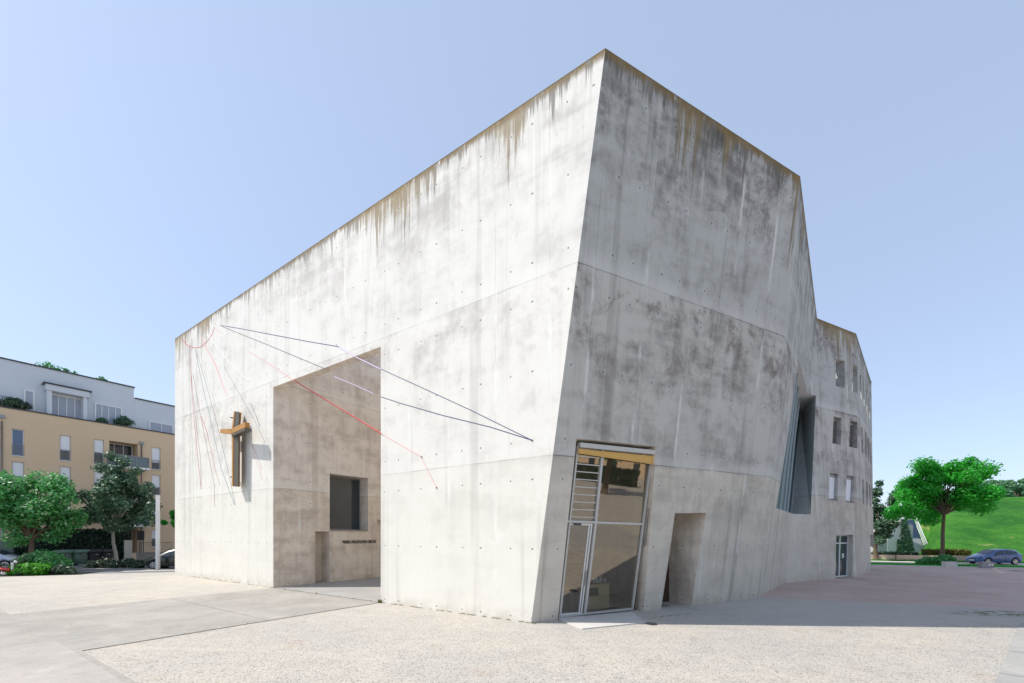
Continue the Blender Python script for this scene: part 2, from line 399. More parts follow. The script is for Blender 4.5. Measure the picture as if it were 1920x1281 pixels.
# ------------------------------------------------------------------ vegetation
def leaves(clumps, n, size, rnd, mat=0, shell=.55, up=.3, flat=.8):
    vs, fs = [], []
    tot = sum(c[3] ** 2 for c in clumps)
    for (cx, cy, cz, r) in clumps:
        k = max(8, int(n * r * r / tot))
        for _ in range(k):
            d = V((rnd.gauss(0, 1), rnd.gauss(0, 1), rnd.gauss(0, 1))).normalized()
            rr = r * (shell + (1 - shell) * rnd.random() ** .6) * (1 + .22 * rnd.gauss(0, 1) * rnd.random())
            p = V((cx, cy, cz)) + V((d.x * rr, d.y * rr, d.z * rr * flat))
            nn = (d * .7 + V((rnd.gauss(0, .6), rnd.gauss(0, .6), rnd.gauss(0, .6) + up))).normalized()
            a = nn.cross(V((rnd.random() - .5, rnd.random() - .5, rnd.random() - .5))).normalized(); b = nn.cross(a)
            s = size * (.6 + .8 * rnd.random())
            i = len(vs)
            vs += [p - a * s, p - b * s * .55, p + a * s, p + b * s * .55]
            fs.append((i, i + 1, i + 2, i + 3))
    return vs, fs
def leafobj(name, vs, fs, m, parent=None):
    me = bpy.data.meshes.new(name); me.from_pydata([tuple(v) for v in vs], [], fs); me.update()
    return obj(name, me, m, parent)
def tree(name, label, base, H, rad, trunk_h, tr, leafm, barkm, n=9000, leaf=.16, seed=1, group=None, ncl=34, lean=(0, 0), flat=.8, cone=0., off=(0, 0), extra=()):
    rnd = random.Random(seed)
    t = thing(name, label, 'tree', base, 0, group)
    cz = (H + trunk_h) / 2; hz = (H - trunk_h) / 2
    clumps = []
    for i in range(ncl):
        d = V((rnd.gauss(0, 1), rnd.gauss(0, 1), rnd.gauss(0, 1))).normalized() * rnd.random() ** .36
        k = 1 - cone * max(0, d.z) - .25 * cone * max(0, -d.z)
        r = rad * (.13 + .17 * rnd.random())
        clumps.append((off[0] + d.x * (rad - r * .7) * k, off[1] + d.y * (rad - r * .7) * k, cz + d.z * (hz - r * .5), r))
    clumps += list(extra)
    bm = BM()
    fork = V((lean[0], lean[1], trunk_h + .08 * H))
    tube(bm, [(0, 0, -.1), V((lean[0] * .3 + .04, lean[1] * .3, trunk_h * .35)), V((lean[0] * .7 - .05, lean[1] * .7, trunk_h * .75)), fork],
         [tr * 1.35, tr, tr * .88, tr * .75], 10)
    for c in clumps[:max(9, ncl // 2)]:
        e = V(c[:3]); mid = fork.lerp(e, .5) + V((rnd.gauss(0, .15), rnd.gauss(0, .15), .15 * rnd.random() * hz))
        tube(bm, [fork - V((0, 0, .15)), mid, e], [tr * .5, tr * .28, tr * .08], 6)
    obj('trunk', bm, barkm, t, True)
    vs, fs = leaves(clumps, n, leaf, rnd, flat=flat, shell=.35)
    leafobj('crown', vs, fs, leafm, t)
    return t
def shrub(name, label, base, clumps, n, leaf, m, seed, group=None, up=.3, cat='shrub'):
    rnd = random.Random(seed)
    t = thing(name, label, cat, base, 0, group)
    vs, fs = leaves(clumps, n, leaf, rnd, up=up, shell=.3)
    leafobj('foliage', vs, fs, m, t)
    bm = BM()
    for c in clumps[:7]: tube(bm, [(c[0] * .3, c[1] * .3, 0), (c[0], c[1], c[2])], [.03, .012], 5)
    obj('stem', bm, M['bark'], t)
    return t
def hedge(name, label, p0, p1, w, h, m, n, leaf, seed, cat='hedge'):
    rnd = random.Random(seed); p0 = V(p0); p1 = V(p1); d = (p1 - p0); L = d.length; d.normalize(); q = V((-d.y, d.x, 0))
    vs, fs = [], []
    for _ in range(n):
        s = rnd.random() * L; a = rnd.random()
        face = rnd.random()
        if face < .35: y, z = (rnd.random() - .5) * w, h
        elif face < .85: y, z = (-.5 if rnd.random() < .6 else .5) * w, rnd.random() * h
        else: y, z = (rnd.random() - .5) * w, rnd.random() * h; s = 0 if rnd.random() < .5 else L
        p = p0 + d * s + q * y + V((0, 0, z)) + V((rnd.gauss(0, .06), rnd.gauss(0, .06), rnd.gauss(0, .07)))
        nn = V((rnd.gauss(0, 1), rnd.gauss(0, 1), rnd.gauss(0, 1) + .4)).normalized()
        a = nn.cross(V((rnd.random() - .5, rnd.random() - .5, rnd.random() - .5))).normalized(); b = nn.cross(a); s_ = leaf * (.6 + .8 * rnd.random())
        i = len(vs); vs += [p - a * s_, p - b * s_ * .6, p + a * s_, p + b * s_ * .6]; fs.append((i, i + 1, i + 2, i + 3))
    i = len(vs)
    for z in (0, h - .06):
        for (a_, b_) in ((.04, -w / 2 + .05), (L - .04, -w / 2 + .05), (L - .04, w / 2 - .05), (.04, w / 2 - .05)):
            vs.append(p0 + d * a_ + q * b_ + V((0, 0, z)))
    fs += [(i, i + 1, i + 5, i + 4), (i + 1, i + 2, i + 6, i + 5), (i + 2, i + 3, i + 7, i + 6), (i + 3, i, i + 4, i + 7), (i + 4, i + 5, i + 6, i + 7)]
    o = leafobj(name, vs, fs, m); return tag(o, label, cat)

# ------------------------------------------------------------------ ground
R0 = V((31.8, 37.2, 0)); rR = V((.931, -.365, 0)); mR = V((.365, .931, 0))     # street on the right
def RP(r, m, z=0): return R0 + rR * r + mR * m + V((0, 0, z))
L0 = V((-28.8, 28.8, 0)); rL = V((.94, .341, 0)); mL = V((-.341, .94, 0))      # street on the left
def LP(r, m, z=0): return L0 + rL * r + mL * m + V((0, 0, z))

tag(sheet('ground', [(-400, -200), (400, -200), (400, 600), (-400, 600)], -.012, M['gravel']), kind='structure')
P0 = V((0.585, 13.01, 0)); dA = V((-1.475, 1, 0)).normalized(); nA = V((-dA.y, dA.x, 0))          # nA points out of wall A
if nA.y > 0: nA = -nA
def AP(s, out=0, z=0): return P0 + dA * s + nA * out + V((0, 0, z))
# light asphalt apron in front of the portal and path along the church
tag(sheet('path', [AP(7.0, 0), AP(15.3, 0), AP(15.3, 8.7), AP(60, 8.7), AP(60, 40), AP(-12, 40), AP(-12, 8.5), AP(7.0, 8.5)], -.006, M['path']), kind='structure')
M['path2'] = asphalt('patched light asphalt', (.37, .34, .31), (.45, .41, .37))
tag(sheet('paving', [AP(7.3, 8.62), AP(8.9, 8.62), AP(8.9, 30), AP(-12, 30), AP(-12, 8.62)], -.002, M['path2']), kind='structure')
M['joint'] = simple('dirt filled joint', (.07, .06, .045), .95, 0, .5, 4)
for (a_, b_, c_, d_) in ((AP(6.985, .02), AP(7.015, .02), AP(7.02, 8.5), AP(6.99, 8.5)), (AP(7.05, .0), AP(15.25, .0), AP(15.25, .03), AP(7.05, .03)),
                         (AP(7.05, 4.3), AP(7.05, 4.31), AP(15.2, 4.31), AP(15.2, 4.3))):
    tag(sheet('joint', [a_, b_, c_, d_], .003, M['joint']), kind='structure')
g0, g1 = G(1907, 1180), G(1865, 1281); gd_ = (g1 - g0).normalized(); gs_ = V((-gd_.y, gd_.x, 0)); gs_ = gs_ if gs_.x > 0 else -gs_
for k in range(5):
    a_, b_ = -1.6 + k * 2.6, 1.0 + k * 2.6 - .025
    for j in range(3):
        x0_, x1_ = j * 2.6, j * 2.6 + 2.57
        tag(sheet('paving', [g0 + gd_ * a_ + gs_ * x0_, g0 + gd_ * b_ + gs_ * x0_, g0 + gd_ * b_ + gs_ * x1_, g0 + gd_ * a_ + gs_ * x1_], -.002, M['slab']), kind='structure')
tag(sheet('court_floor', [AP(7.02, -.0), AP(15.26, 0), AP(15.26, -12), AP(5.5, -12)], .001, M['slab']), kind='structure')

# ------------------------------------------------------------------ the church
R_ = 16.0
T1 = hit(1135, 93, P0, nA); T1.z = 15.98
dB = V((1.93, 1, 0)).normalized()
nB = dB.cross(T1 - P0).normalized()
if nB.y > 0: nB = -nB
T2 = hit(1500, 332, P0, nB); B1 = hit(1423, 1124, P0, nB); B1.z = 0
T3 = V((18.8, 26.3, 16)); T4 = V((22.84, 28.32, 16)); T5 = V((31.5, 37.4, 16))
C1 = V((15.16, 23.78, 0)); D1 = V((22.2, 27.3, 0)); E1 = V((28.5, 33.6, 0))
def pnorm(a, b, c):
    n = (b - a).cross(c - a).normalized(); return n if n.y < 0 else -n
nC = pnorm(T2, T3, B1); nD = pnorm(T3, T4, C1); nE = pnorm(T4, T5, D1)
A0 = V((-22.81, 28.87, 0)); A1 = V((-22.81, 28.87, 15.9))
K0 = V((-12.5, 44.5, 0)); K1 = V((-12.5, 44.5, 15.9)); F0 = V((12, 47, 0)); F1 = V((12, 47, 15.9))
base = [A0, P0, B1, C1, D1, E1, F0, K0]; top = [A1, T1, T2, T3, T4, T5, F1, K1]
base = [b + (b - t_) * (.25 / 16) for b, t_ in zip(base, top)]

bm = BM()
vb = [bm.verts.new(p) for p in base]; vt = [bm.verts.new(p) for p in top]
for i in range(8):
    j = (i + 1) % 8
    bm.faces.new([vb[i], vb[j], vt[j], vt[i]])
bm.faces.new(vb[::-1]); bm.faces.new(vt)
bmesh.ops.triangulate(bm, faces=bm.faces); recalc(bm)
me = bpy.data.meshes.new('wall'); bm.to_mesh(me); bm.free()
solid = bpy.data.objects.new('wall', me); C.objects.link(solid)

cutters = []
def cutter(fn):
    b = BM(); fn(b); recalc(b)
    m = bpy.data.meshes.new('cut'); b.to_mesh(m); b.free()
    o = bpy.data.objects.new('cut', m); C.objects.link(o); cutters.append(o)
    md = solid.modifiers.new('b', 'BOOLEAN'); md.operation = 'DIFFERENCE'; md.solver = 'EXACT'; md.object = o
inB = V((-nB.x, -nB.y, 0)).normalized()
inC = V((-nC.x, -nC.y, 0)).normalized(); inD = V((-nD.x, -nD.y, 0)).normalized(); inE = V((-nE.x, -nE.y, 0)).normalized()
def prism_px(b, quad, p, n, depth, inn, out=.6):
    """hole through a plane: quad of measured corners (bottom-left, bottom-right, top-right, top-left)"""
    q = [hit(u, v, p, n) for u, v in quad] if not isinstance(quad[0], V) else quad
    hexa(b, [x - inn * out for x in q], [x + inn * depth for x in q])
    return q
# portal and court
cutter(lambda b: hexa(b, [AP(7.0, .6, -.6), AP(15.3, .6, -.6), AP(15.3, -.5, -.6), AP(7.0, -.5, -.6)], [AP(7.0, .6, 10.15), AP(15.3, .6, 10.15), AP(15.3, -.5, 10.15), AP(7.0, -.5, 10.15)]))
cutter(lambda b: hexa(b, [AP(6.2, -.4, -.5), AP(15.3, -.4, -.5), AP(15.3, -12, -.5), AP(6.2, -12, -.5)], [AP(6.2, -.4, 17), AP(15.3, -.4, 17), AP(15.3, -12, 17), AP(6.2, -12, 17)]))
# in the court's left wall W: door niche and window recess. W runs inward from AP(15.3)
def WP(t_, dep=0, z=0): return AP(15.3 + dep, -t_, z)      # t_ metres behind the front, dep into the wall
def wbox(b, t0, t1, d0, d1, z0, z1): hexa(b, [WP(t0, d0, z0), WP(t1, d0, z0), WP(t1, d1, z0), WP(t0, d1, z0)], [WP(t0, d0, z1), WP(t1, d0, z1), WP(t1, d1, z1), WP(t0, d1, z1)])
tW = lambda u: ((WP(0).x - (u - CX) / F * WP(0).y) / ((u - CX) / F * (-nA.y) - (-nA.x)))   # where a sight line meets W
tn0, tn1, tw1 = tW(591), tW(618), tW(690)
cutter(lambda b: wbox(b, tn0, tn1, -.4, .8, -.6, 2.86))
cutter(lambda b: wbox(b, tn1 + .01, tw1, -.4, .95, 2.93, 6.15))
tl0 = tW(707)
cutter(lambda b: wbox(b, tl0, tl0 + 1.6, -.4, .3, 3.2, 3.62))
# shop room, shop opening
def BP(s, dep, z): return P0 + dB * s + inB * dep + V((0, 0, z))
cutter(lambda b: hexa(b, [BP(.9, .45, -.5), BP(6.4, .45, -.5), BP(6.4, 4.8, -.5), BP(.9, 4.8, -.5)], [BP(.9, .45, 5.7), BP(6.4, .45, 5.7), BP(6.4, 4.8, 5.7), BP(.9, 4.8, 5.7)]))
shopq = [hit(1045, 1170, P0, nB), hit(1206, 1160, P0, nB), hit(1231, 837, P0, nB), hit(1081, 822, P0, nB)]
cutter(lambda b: prism_px(b, shopq, P0, nB, 1.5, inB))
# small doorway
dq = [hit(1238.5, 1150, P0, nB), hit(1296, 1150, P0, nB), hit(1327, 962, P0, nB), hit(1268, 962, P0, nB)]
bk0 = dq[0] + inB * 1.15; bk1 = dq[1] + inB * 1.15
def small_door(b):
    hexa(b, [x - inB * .5 for x in (dq[0], dq[1])] + [bk1, bk0], [x - inB * .5 for x in (dq[3], dq[2])][0:1] + [dq[2] - inB * .5] + [V((bk1.x, bk1.y, dq[2].z)), V((bk0.x, bk0.y, dq[3].z))])
cutter(small_door)
# corner window over C and D
zs, zt = 3.87, 11.12
cw = dict(cb=hit(1452, 950, T3, nC), ct=hit(1489, 655, T3, nC), db=hit(1520, 968, T3, nD), dt=hit(1530, 752, T3, nD))
cb = hit(1452, 953, T3, nC); ct = hit(1489, 655, T3, pnorm(B1, C1, T3)); db_ = hit(1520, 968, T3, nD); dt_ = hit(1530, 752, T3, nD)
def setz(p, z): return V((p.x, p.y, z))
inb = hit(1479, 959, P0, nA)  # placeholder
def ray_at(u, Y): return V(((u - CX) / F * Y, Y, 0))
# inner corner of the glazing, seen at 1479 (sill) and 1500 (head)
ib = ray_at(1481, 27.0)
it = ray_at(1500, 29.4)
outv = (V((nC.x, nC.y, 0)) + V((nD.x, nD.y, 0))).normalized()
def corner_cut(b):
    lb = [setz(cb + (cb - ct) * 0, zs), setz(cb, zs) + V((nC.x, nC.y, 0)) * 1.5, setz(C1, zs) + outv * 3.5, setz(db_, zs) - inD * 1.5, setz(db_, zs), setz(ib, zs)]
    lt = [setz(ct, zt), setz(ct, zt) + V((nC.x, nC.y, 0)) * 1.5, setz(T3, zt) + outv * 3.5, setz(dt_, zt) - inD * 1.5, setz(dt_, zt), setz(it, zt)]
    fs = hexa(b, lb, lt); f = fs[-1]; vs_ = list(f.verts)
    near = lambda p: min(vs_, key=lambda v: (v.co - p).length)
    bmesh.utils.face_split(f, near(lb[0]), near(lt[5]))
cutter(corner_cut)
# windows on D
Dw = [[(1567, 724), (1584, 728), (1584, 677), (1567, 673)], [(1597.5, 734), (1612, 739), (1613, 690), (1600, 684)],
      [(1560.5, 831), (1576.5, 834.5), (1578, 784), (1563, 780.5)], [(1592, 837.5), (1607.5, 841), (1609, 792), (1594, 788.5)],
      [(1554, 936), (1570, 938), (1572, 889), (1556, 887)], [(1585.5, 940), (1600.5, 942), (1603, 894), (1587.5, 891)]]
Dq = [[hit(u, v, T3, nD) for u, v in q] for q in Dw]
for k, q in enumerate(Dq):
    cutter(lambda b, q=q, k=k: prism_px(b, q, T3, nD, 1.2 if k < 2 else .45, inD))
ddoor = [hit(1566, 1084, T3, nD), hit(1598, 1082, T3, nD), hit(1600, 1003, T3, nD), hit(1568, 1003, T3, nD)]
ddoor[0].z = ddoor[1].z = -.2
cutter(lambda b: prism_px(b, ddoor, T3, nD, .7, inD))
# slit windows and door on E (horizontal run direction)
dE = (T5 - T4).normalized(); upE = dE.cross(nE); upE = upE if upE.z > 0 else -upE
def EP(s, z, dep=0):
    b_ = T4 + dE * s; b_ = b_ + upE * ((z - 16) / upE.z); return b_ + inE * dep
Ew = []
for (z0, z1) in ((12.1, 13.9), (8.35, 10.1), (4.8, 6.5)):
    for s in (1.5, 3.8, 6.1, 8.4):
        Ew.append([EP(s, z0), EP(s + .95, z0), EP(s + .95, z1), EP(s, z1)])
for q in Ew: cutter(lambda b, q=q: hexa(b, [x - inE * .5 for x in q], [x + inE * (1.1 if q[0].z > 11.5 else .45) for x in q]))
edoor = [EP(5.6, -.2), EP(8.2, -.2), EP(8.2, 2.66), EP(5.6, 2.66)]
cutter(lambda b: hexa(b, [x - inE * .5 for x in edoor], [x + inE * .7 for x in edoor]))
# roof terrace behind the top row of windows
tin = lambda p, a, b_: p + inD * a + inE * b_
def terrace(b):
    a0 = T3 + inD * .6 + (T4 - T3).normalized() * .5; a1 = T4 + (inD + inE).normalized() * .62; a2 = T5 + inE * .6 - dE * 1.2
    a3 = a2 + inE * 4.5; a4 = a0 + inD * 6
    lp = [a0, a1, a2, a3, a4]
    hexa(b, [setz(p, 11.7) for p in lp], [setz(p, 17) for p in lp])
cutter(terrace)

bpy.context.view_layer.update()
dg = bpy.context.evaluated_depsgraph_get()
wm = bpy.data.meshes.new_from_object(solid.evaluated_get(dg))
for o in [solid] + cutters: bpy.data.objects.remove(o)
# materials and wall coordinates (u along the wall, v = height) face by face
wm.materials.clear()
for m in ('concA', 'concB', 'concI', 'concR_lit'): wm.materials.append(M[m])
b = BM(); b.from_mesh(wm)
bmesh.ops.remove_doubles(b, verts=b.verts, dist=.0005)
ul = b.loops.layers.uv.get('UVMap') or b.loops.layers.uv.new('UVMap')
planes = [(P0, nA, 0), (P0, nB, 1), (T3, nC, 1), (T3, nD, 1), (T4, nE, 1)]
for f in b.faces:
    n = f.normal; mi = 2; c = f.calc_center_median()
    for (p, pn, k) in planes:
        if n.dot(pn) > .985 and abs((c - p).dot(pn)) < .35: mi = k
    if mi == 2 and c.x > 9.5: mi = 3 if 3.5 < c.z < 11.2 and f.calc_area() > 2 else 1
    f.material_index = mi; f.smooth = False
    if abs(n.z) > .8: tx = V((1, 0, 0)); use = 'flat'
    else: tx = V((0, 0, 1)).cross(n).normalized(); use = 'wall'
    if n.dot(nA) > .99: tx = dA
    for l in f.loops:
        p = l.vert.co - P0
        l[ul].uv = (p.dot(tx), l.vert.co.z) if use == 'wall' else (p.x, 8.0)
b.to_mesh(wm); b.free()
church = thing('church', 'angular exposed concrete church with leaning walls and a tall open portal', 'church')
wo = obj('wall', wm, [M['concA']], church); wo.name = 'wall'

# thin metal coping along the roof edge
b = BM(); tp = [A1, T1, T2, T3, T4, T5, F1]
for p, q in zip(tp, tp[1:]):
    d = (q - p).normalized(); side = d.cross(V((0, 0, 1))).normalized()
    box(b, (p + q) / 2 + V((0, 0, .012)) - side * .13, ((q - p).length, .27, .02), (d, side, V((0, 0, 1))))
obj('coping', b, simple('mossy roof edge', (.20, .16, .09), .95, 0, .5, 2.), church)

# bars in an inclined plane
def bar(b, p, q, w, dep, n, mat=0):
    d = (q - p); L = d.length; d.normalize(); s = n.cross(d).normalized()
    box(b, (p + q) / 2, (L, w, dep), (d, s, n), mat)
def quadface(b, q, mat=0):
    f = b.faces.new([b.verts.new(x) for x in q]); f.material_index = mat
def lerp2(q, s, t_):
    """q: bl, br, tr, tl"""
    return q[0].lerp(q[1], s).lerp(q[3].lerp(q[2], s), t_)
def inset(q, n, w):
    out = []
    for i in range(4):
        a = (q[(i + 1) % 4] - q[i]).normalized(); c = (q[i - 1] - q[i]).normalized(); out.append(q[i] + (a + c) * w)
    return out
def frame(b, q, n, w, dep):
    i = inset(q, n, w / 2)
    bar(b, i[0] + (i[0] - i[1]).normalized() * w / 2, i[1] + (i[1] - i[0]).normalized() * w / 2, w, dep, n)
    bar(b, i[3] + (i[3] - i[2]).normalized() * w / 2, i[2] + (i[2] - i[3]).normalized() * w / 2, w, dep, n)
    bar(b, i[0] + (i[3] - i[0]).normalized() * w / 2, i[3] - (i[3] - i[0]).normalized() * w / 2, w, dep, n)
    bar(b, i[1] + (i[2] - i[1]).normalized() * w / 2, i[2] - (i[2] - i[1]).normalized() * w / 2, w, dep, n)

# ---- shop front
M['frame_grey'] = simple('aged aluminium', (.50, .50, .48), .45, .2, .08)
off = inB * .22
nBh = nB
sq = [hit(u, v, P0 + off, nB) for u, v in ((1046.5, 1158), (1186, 1145), (1222.5, 850), (1081, 836))]
sq[0].z = .03; sq[1].z = .03
win = obj('shop_window', (lambda bb: (frame(bb, sq, nB, .06, .10), bb)[1])(BM()), M['frame_grey'], church)
mb = hit(1095.5, 1155, P0 + off, nB); mt = hit(1129.5, 841.5, P0 + off, nB); mb.z = .05
tlft = hit(1063, 977.5, P0 + off, nB); trgt = hit(1203, 982.5, P0 + off, nB)
mm = hit(1115.6, 979, P0 + off, nB)
b = BM()
bar(b, mb, mm - (mt - mb).normalized() * .03, .085, .11, nB); bar(b, mm + (mt - mb).normalized() * .03, mt, .085, .11, nB)
obj('mullion', b, M['frame_grey'], win)
b = BM(); bar(b, tlft, trgt, .07, .115, nB); obj('transom', b, M['frame_grey'], win)
# door leaf at the lower left with its own frame
b = BM(); dl = [sq[0].lerp(sq[1], .02) + V((0, 0, .06)), None, None, tlft + (sq[0] - tlft).normalized() * .06]
dl[1] = mb + (sq[0] - mb).normalized() * .10 + V((0, 0, .02)); dl[2] = mm + (tlft - mm).normalized() * .10 - V((0, 0, .06)); dl[3] = dl[3] + (mm - tlft).normalized() * .06
dl = [x - nB * .02 for x in dl]
frame(b, dl, nB, .055, .06)
bar(b, dl[1] + (dl[0] - dl[1]).normalized() * .12 + V((0, 0, 0)), dl[2] + (dl[3] - dl[2]).normalized() * .12, .05, .05, nB)
gd = obj('glass_door', b, M['white_metal'], church)
b = BM(); hh = dl[1].lerp(dl[2], .32) + nB * .09 + (dl[0] - dl[1]).normalized() * .08; bar(b, hh, hh + (dl[2] - dl[1]).normalized() * .5, .025, .025, nB)
obj('handle', b, M['grey_metal'], gd)
b = BM(); bar(b, dl[3].lerp(dl[2], .2) + V((0, 0, -.02)) + nB * .06, dl[3].lerp(dl[2], .48) + V((0, 0, -.02)) + nB * .06, .06, .05, nB)
obj('door_closer', b, M['dark_metal'], gd)
# louvre slats
b = BM(); ll = inset([tlft, mm, mt, sq[3]], nB, .06)
for k in range(9):
    s = .04 + k * .955 / 9.0
    bar(b, ll[0].lerp(ll[3], s), ll[1].lerp(ll[2], s), .03, .06, nB)
obj('louvre', b, M['frame_grey'], win)
# amber awning roll and its casing
b = BM(); a0 = sq[3] + nB * .12; a1 = sq[2] + nB * .12
dn = (sq[1] - sq[2]).normalized()
quadface(b, [a0 + dn * .10, a1 + dn * .10, a1 + dn * .36, a0 + dn * .22]); bar(b, a0 + dn * .22, a1 + dn * .37, .03, .03, nB)
obj('awning', b, M['blind_y'], win)
b = BM(); bar(b, a0 - dn * .02, a1 - dn * .02, .14, .16, nB); obj('awning_box', b, M['frame_grey'], win)
b = BM(); r0 = sq[1].lerp(sq[2], .42) + (sq[1] - sq[0]).normalized() * .10 + nB * .1; r1 = sq[1].lerp(sq[2], .98) + (sq[1] - sq[0]).normalized() * .10 + nB * .1
bar(b, r0, r1, .03, .03, nB); bar(b, r0 + dB * .10, r0.lerp(r1, .8) + dB * .10, .022, .022, nB)
obj('awning_rail', b, M['grey_metal'], win)
b = BM(); quadface(b, [x - nB * .01 for x in sq]); obj('pane', b, M['glass'], win)
# dark oak door in the small doorway
b = BM(); w_ = (bk1 - bk0); 
hexa(b, [bk0 - inB * .08 + w_ * .0, bk1 - inB * .08, bk1 - inB * .01, bk0 - inB * .01], [setz(bk0 - inB * .08, 3.45), setz(bk1 - inB * .08, 3.45), setz(bk1 - inB * .01, 3.45), setz(bk0 - inB * .01, 3.45)])
od = obj('door', b, M['dwood'], church); od['label'] = 'dark oak door deep in the narrow slanted doorway'

# ---- corner glazing
M['teal_metal'] = simple('grey green frame', (.42, .47, .47), .5, .1)
b = BM()
glz = [setz(cb, zs), setz(ib, zs), setz(it, zt), setz(ct, zt)]
glz = [glz[0] + (glz[1] - glz[0]).normalized() * .0, glz[1], glz[2], glz[3]]
gn = (glz[1] - glz[0]).cross(glz[3] - glz[0]).normalized()
if gn.dot(V((0, 0, EYE)) - glz[0]) < 0: gn = -gn
glp = [x + gn * .015 for x in glz]
b.free(); b = BM(); v4 = [b.verts.new(x) for x in glp]; b.faces.new([v4[0], v4[1], v4[2]]); b.faces.new([v4[0], v4[2], v4[3]])
cwin = obj('corner_window', b, M['pane_sea'], church)
b = BM()
for s_ in (.22, .45, .68, .98):
    pts = [glp[0].lerp(glp[1], s_), glp[0].lerp(glp[2], s_), glp[3].lerp(glp[2], s_)]
    for p, q in zip(pts, pts[1:]): bar(b, p + gn * .05, q + gn * .05, .09, .08, gn)
bar(b, glp[0].lerp(glp[1], .02) + gn * .04, glp[1] + gn * .04, .06, .07, gn)
obj('glazing_bar', b, M['teal_metal'], cwin)

# ---- windows of the office wing
def church_window(q, n, inn, style, dep=.28):
    qq = [x + inn * dep for x in q]
    b = BM(); frame(b, qq, n, .07, .06)
    bar(b, qq[3] + V((0, 0, -.12)) + n * .03, qq[2] + V((0, 0, -.12)) + n * .03, .16, .08, n)
    w = obj('window', b, M['grey_metal'], church)
    b = BM(); quadface(b, [x - n * .02 for x in qq]); obj('pane', b, M['pane'], w)
    if style == 'shutter':
        b = BM(); bl = [x + n * .02 for x in inset(qq, n, .05)]
        for k in range(18):
            s = (k + .5) / 18; bar(b, bl[0].lerp(bl[3], s), bl[1].lerp(bl[2], s), (bl[3] - bl[0]).length / 18 * .96, .02 + .006 * (k % 2), n)
        obj('shutter', b, M['blind_w'], w)
    if style == 'blind':
        b = BM(); bl = [x - n * .005 for x in inset(qq, n, .06)]
        for k in range(20):
            s = (k + .5) / 20; bar(b, bl[0].lerp(bl[3], s), bl[1].lerp(bl[2], s), (bl[3] - bl[0]).length / 20 * .5, .01, n)
        obj('blind', b, M['rail_brown'], w)
    b = BM(); bar(b, qq[0] + n * .12 + V((0, 0, -.01)), qq[1] + n * .12 + V((0, 0, -.01)), .03, .26, n); obj('sill', b, M['dark_metal'], w)
    return w
M['rail_brown'] = simple('brown venetian slats', (.20, .16, .12), .6, 0, .3, 3)
for k, q in enumerate(Dq):
    if k in (2, 3): church_window(q, nD, inD, 'blind')
    elif k > 3: church_window(q, nD, inD, 'shutter', .20)
for q in Ew:
    if q[0].z < 11.5: church_window(q, nE, inE, 'plain')
def glazed_door(q, n, inn, dep):
    qq = [x + inn * dep for x in q]; qq[0] = setz(qq[0], .02); qq[1] = setz(qq[1], .02)
    b = BM(); frame(b, qq, n, .08, .08); bar(b, lerp2(qq, .5, .03), lerp2(qq, .5, .97), .09, .085, n); bar(b, lerp2(qq, .03, .8), lerp2(qq, .97, .8), .07, .09, n)
    d = obj('glazed_door', b, M['white_metal'], church)
    b = BM(); quadface(b, [x - n * .01 for x in qq]); obj('pane', b, M['pane'], d)
    b = BM(); p = lerp2(qq, .72, .5) + n * .015; box(b, p, (.2, .02, .28), (dB, n, V((0, 0, 1)))); obj('notice', b, M['paper'], d)
    b = BM(); p = lerp2(qq, .58, .42) + n * .08; bar(b, p, p + V((0, 0, .4)), .03, .03, n); obj('handle', b, M['grey_metal'], d)
glazed_door(ddoor, nD, inD, .3); glazed_door(edoor, nE, inE, .3)

# ---- court: big window, niche door, lettering
b = BM(); wq = [WP(tn1, .82, 2.95), WP(tw1, .82, 2.95), WP(tw1, .82, 6.12), WP(tn1, .82, 6.12)]
quadface(b, wq); cwn = obj('window', b, M['pane'], church)
cwn['label'] = 'large dark square window in the side wall of the portal'
b = BM(); frame(b, [x - dA * .03 for x in wq], dA, .06, .06); obj('frame', b, M['grey_metal'], cwn)
b = BM(); box(b, WP((tn1 + tw1) / 2, .36, 2.925), (tw1 - tn1 - .01, .84, .03), (-nA, dA, V((0, 0, 1)))); obj('sill', b, M['grey_metal'], cwn)
b = BM(); box(b, WP((tn0 + tn1) / 2, .77, 1.4), (tn1 - tn0 - .02, .05, 2.8), (-nA, dA, V((0, 0, 1)))); 
nd = obj('door', b, M['concI'], church); nd['label'] = 'narrow pale door in the niche beside the portal window'
cu = bpy.data.curves.new('lettering', 'FONT'); cu.body = 'MARIA MAGDALENA KIRCHE'; cu.size = .285; cu.extrude = .012; cu.space_character = 1.05
to = bpy.data.objects.new('t', cu); C.objects.link(to); bpy.context.view_layer.update()
tm = bpy.data.meshes.new_from_object(to.evaluated_get(bpy.context.evaluated_depsgraph_get())); bpy.data.objects.remove(to)
t0 = tW(642); t1 = tW(704); w = max(v.co.x for v in tm.vertices) - min(v.co.x for v in tm.vertices); sc = (t1 - t0) / w
lo = obj('lettering', tm, M['letters'], church)
zl = EYE - (1019.5 - HZ) / F * WP(t0).y
lo.matrix_local = Matrix.Translation(WP(t0, -.02, zl)) @ Matrix(((-nA.x, 0, -dA.x, 0), (-nA.y, 0, -dA.y, 0), (0, 1, 0, 0), (0, 0, 0, 1))) @ Matrix.Diagonal((sc, 1.0, 1, 1))

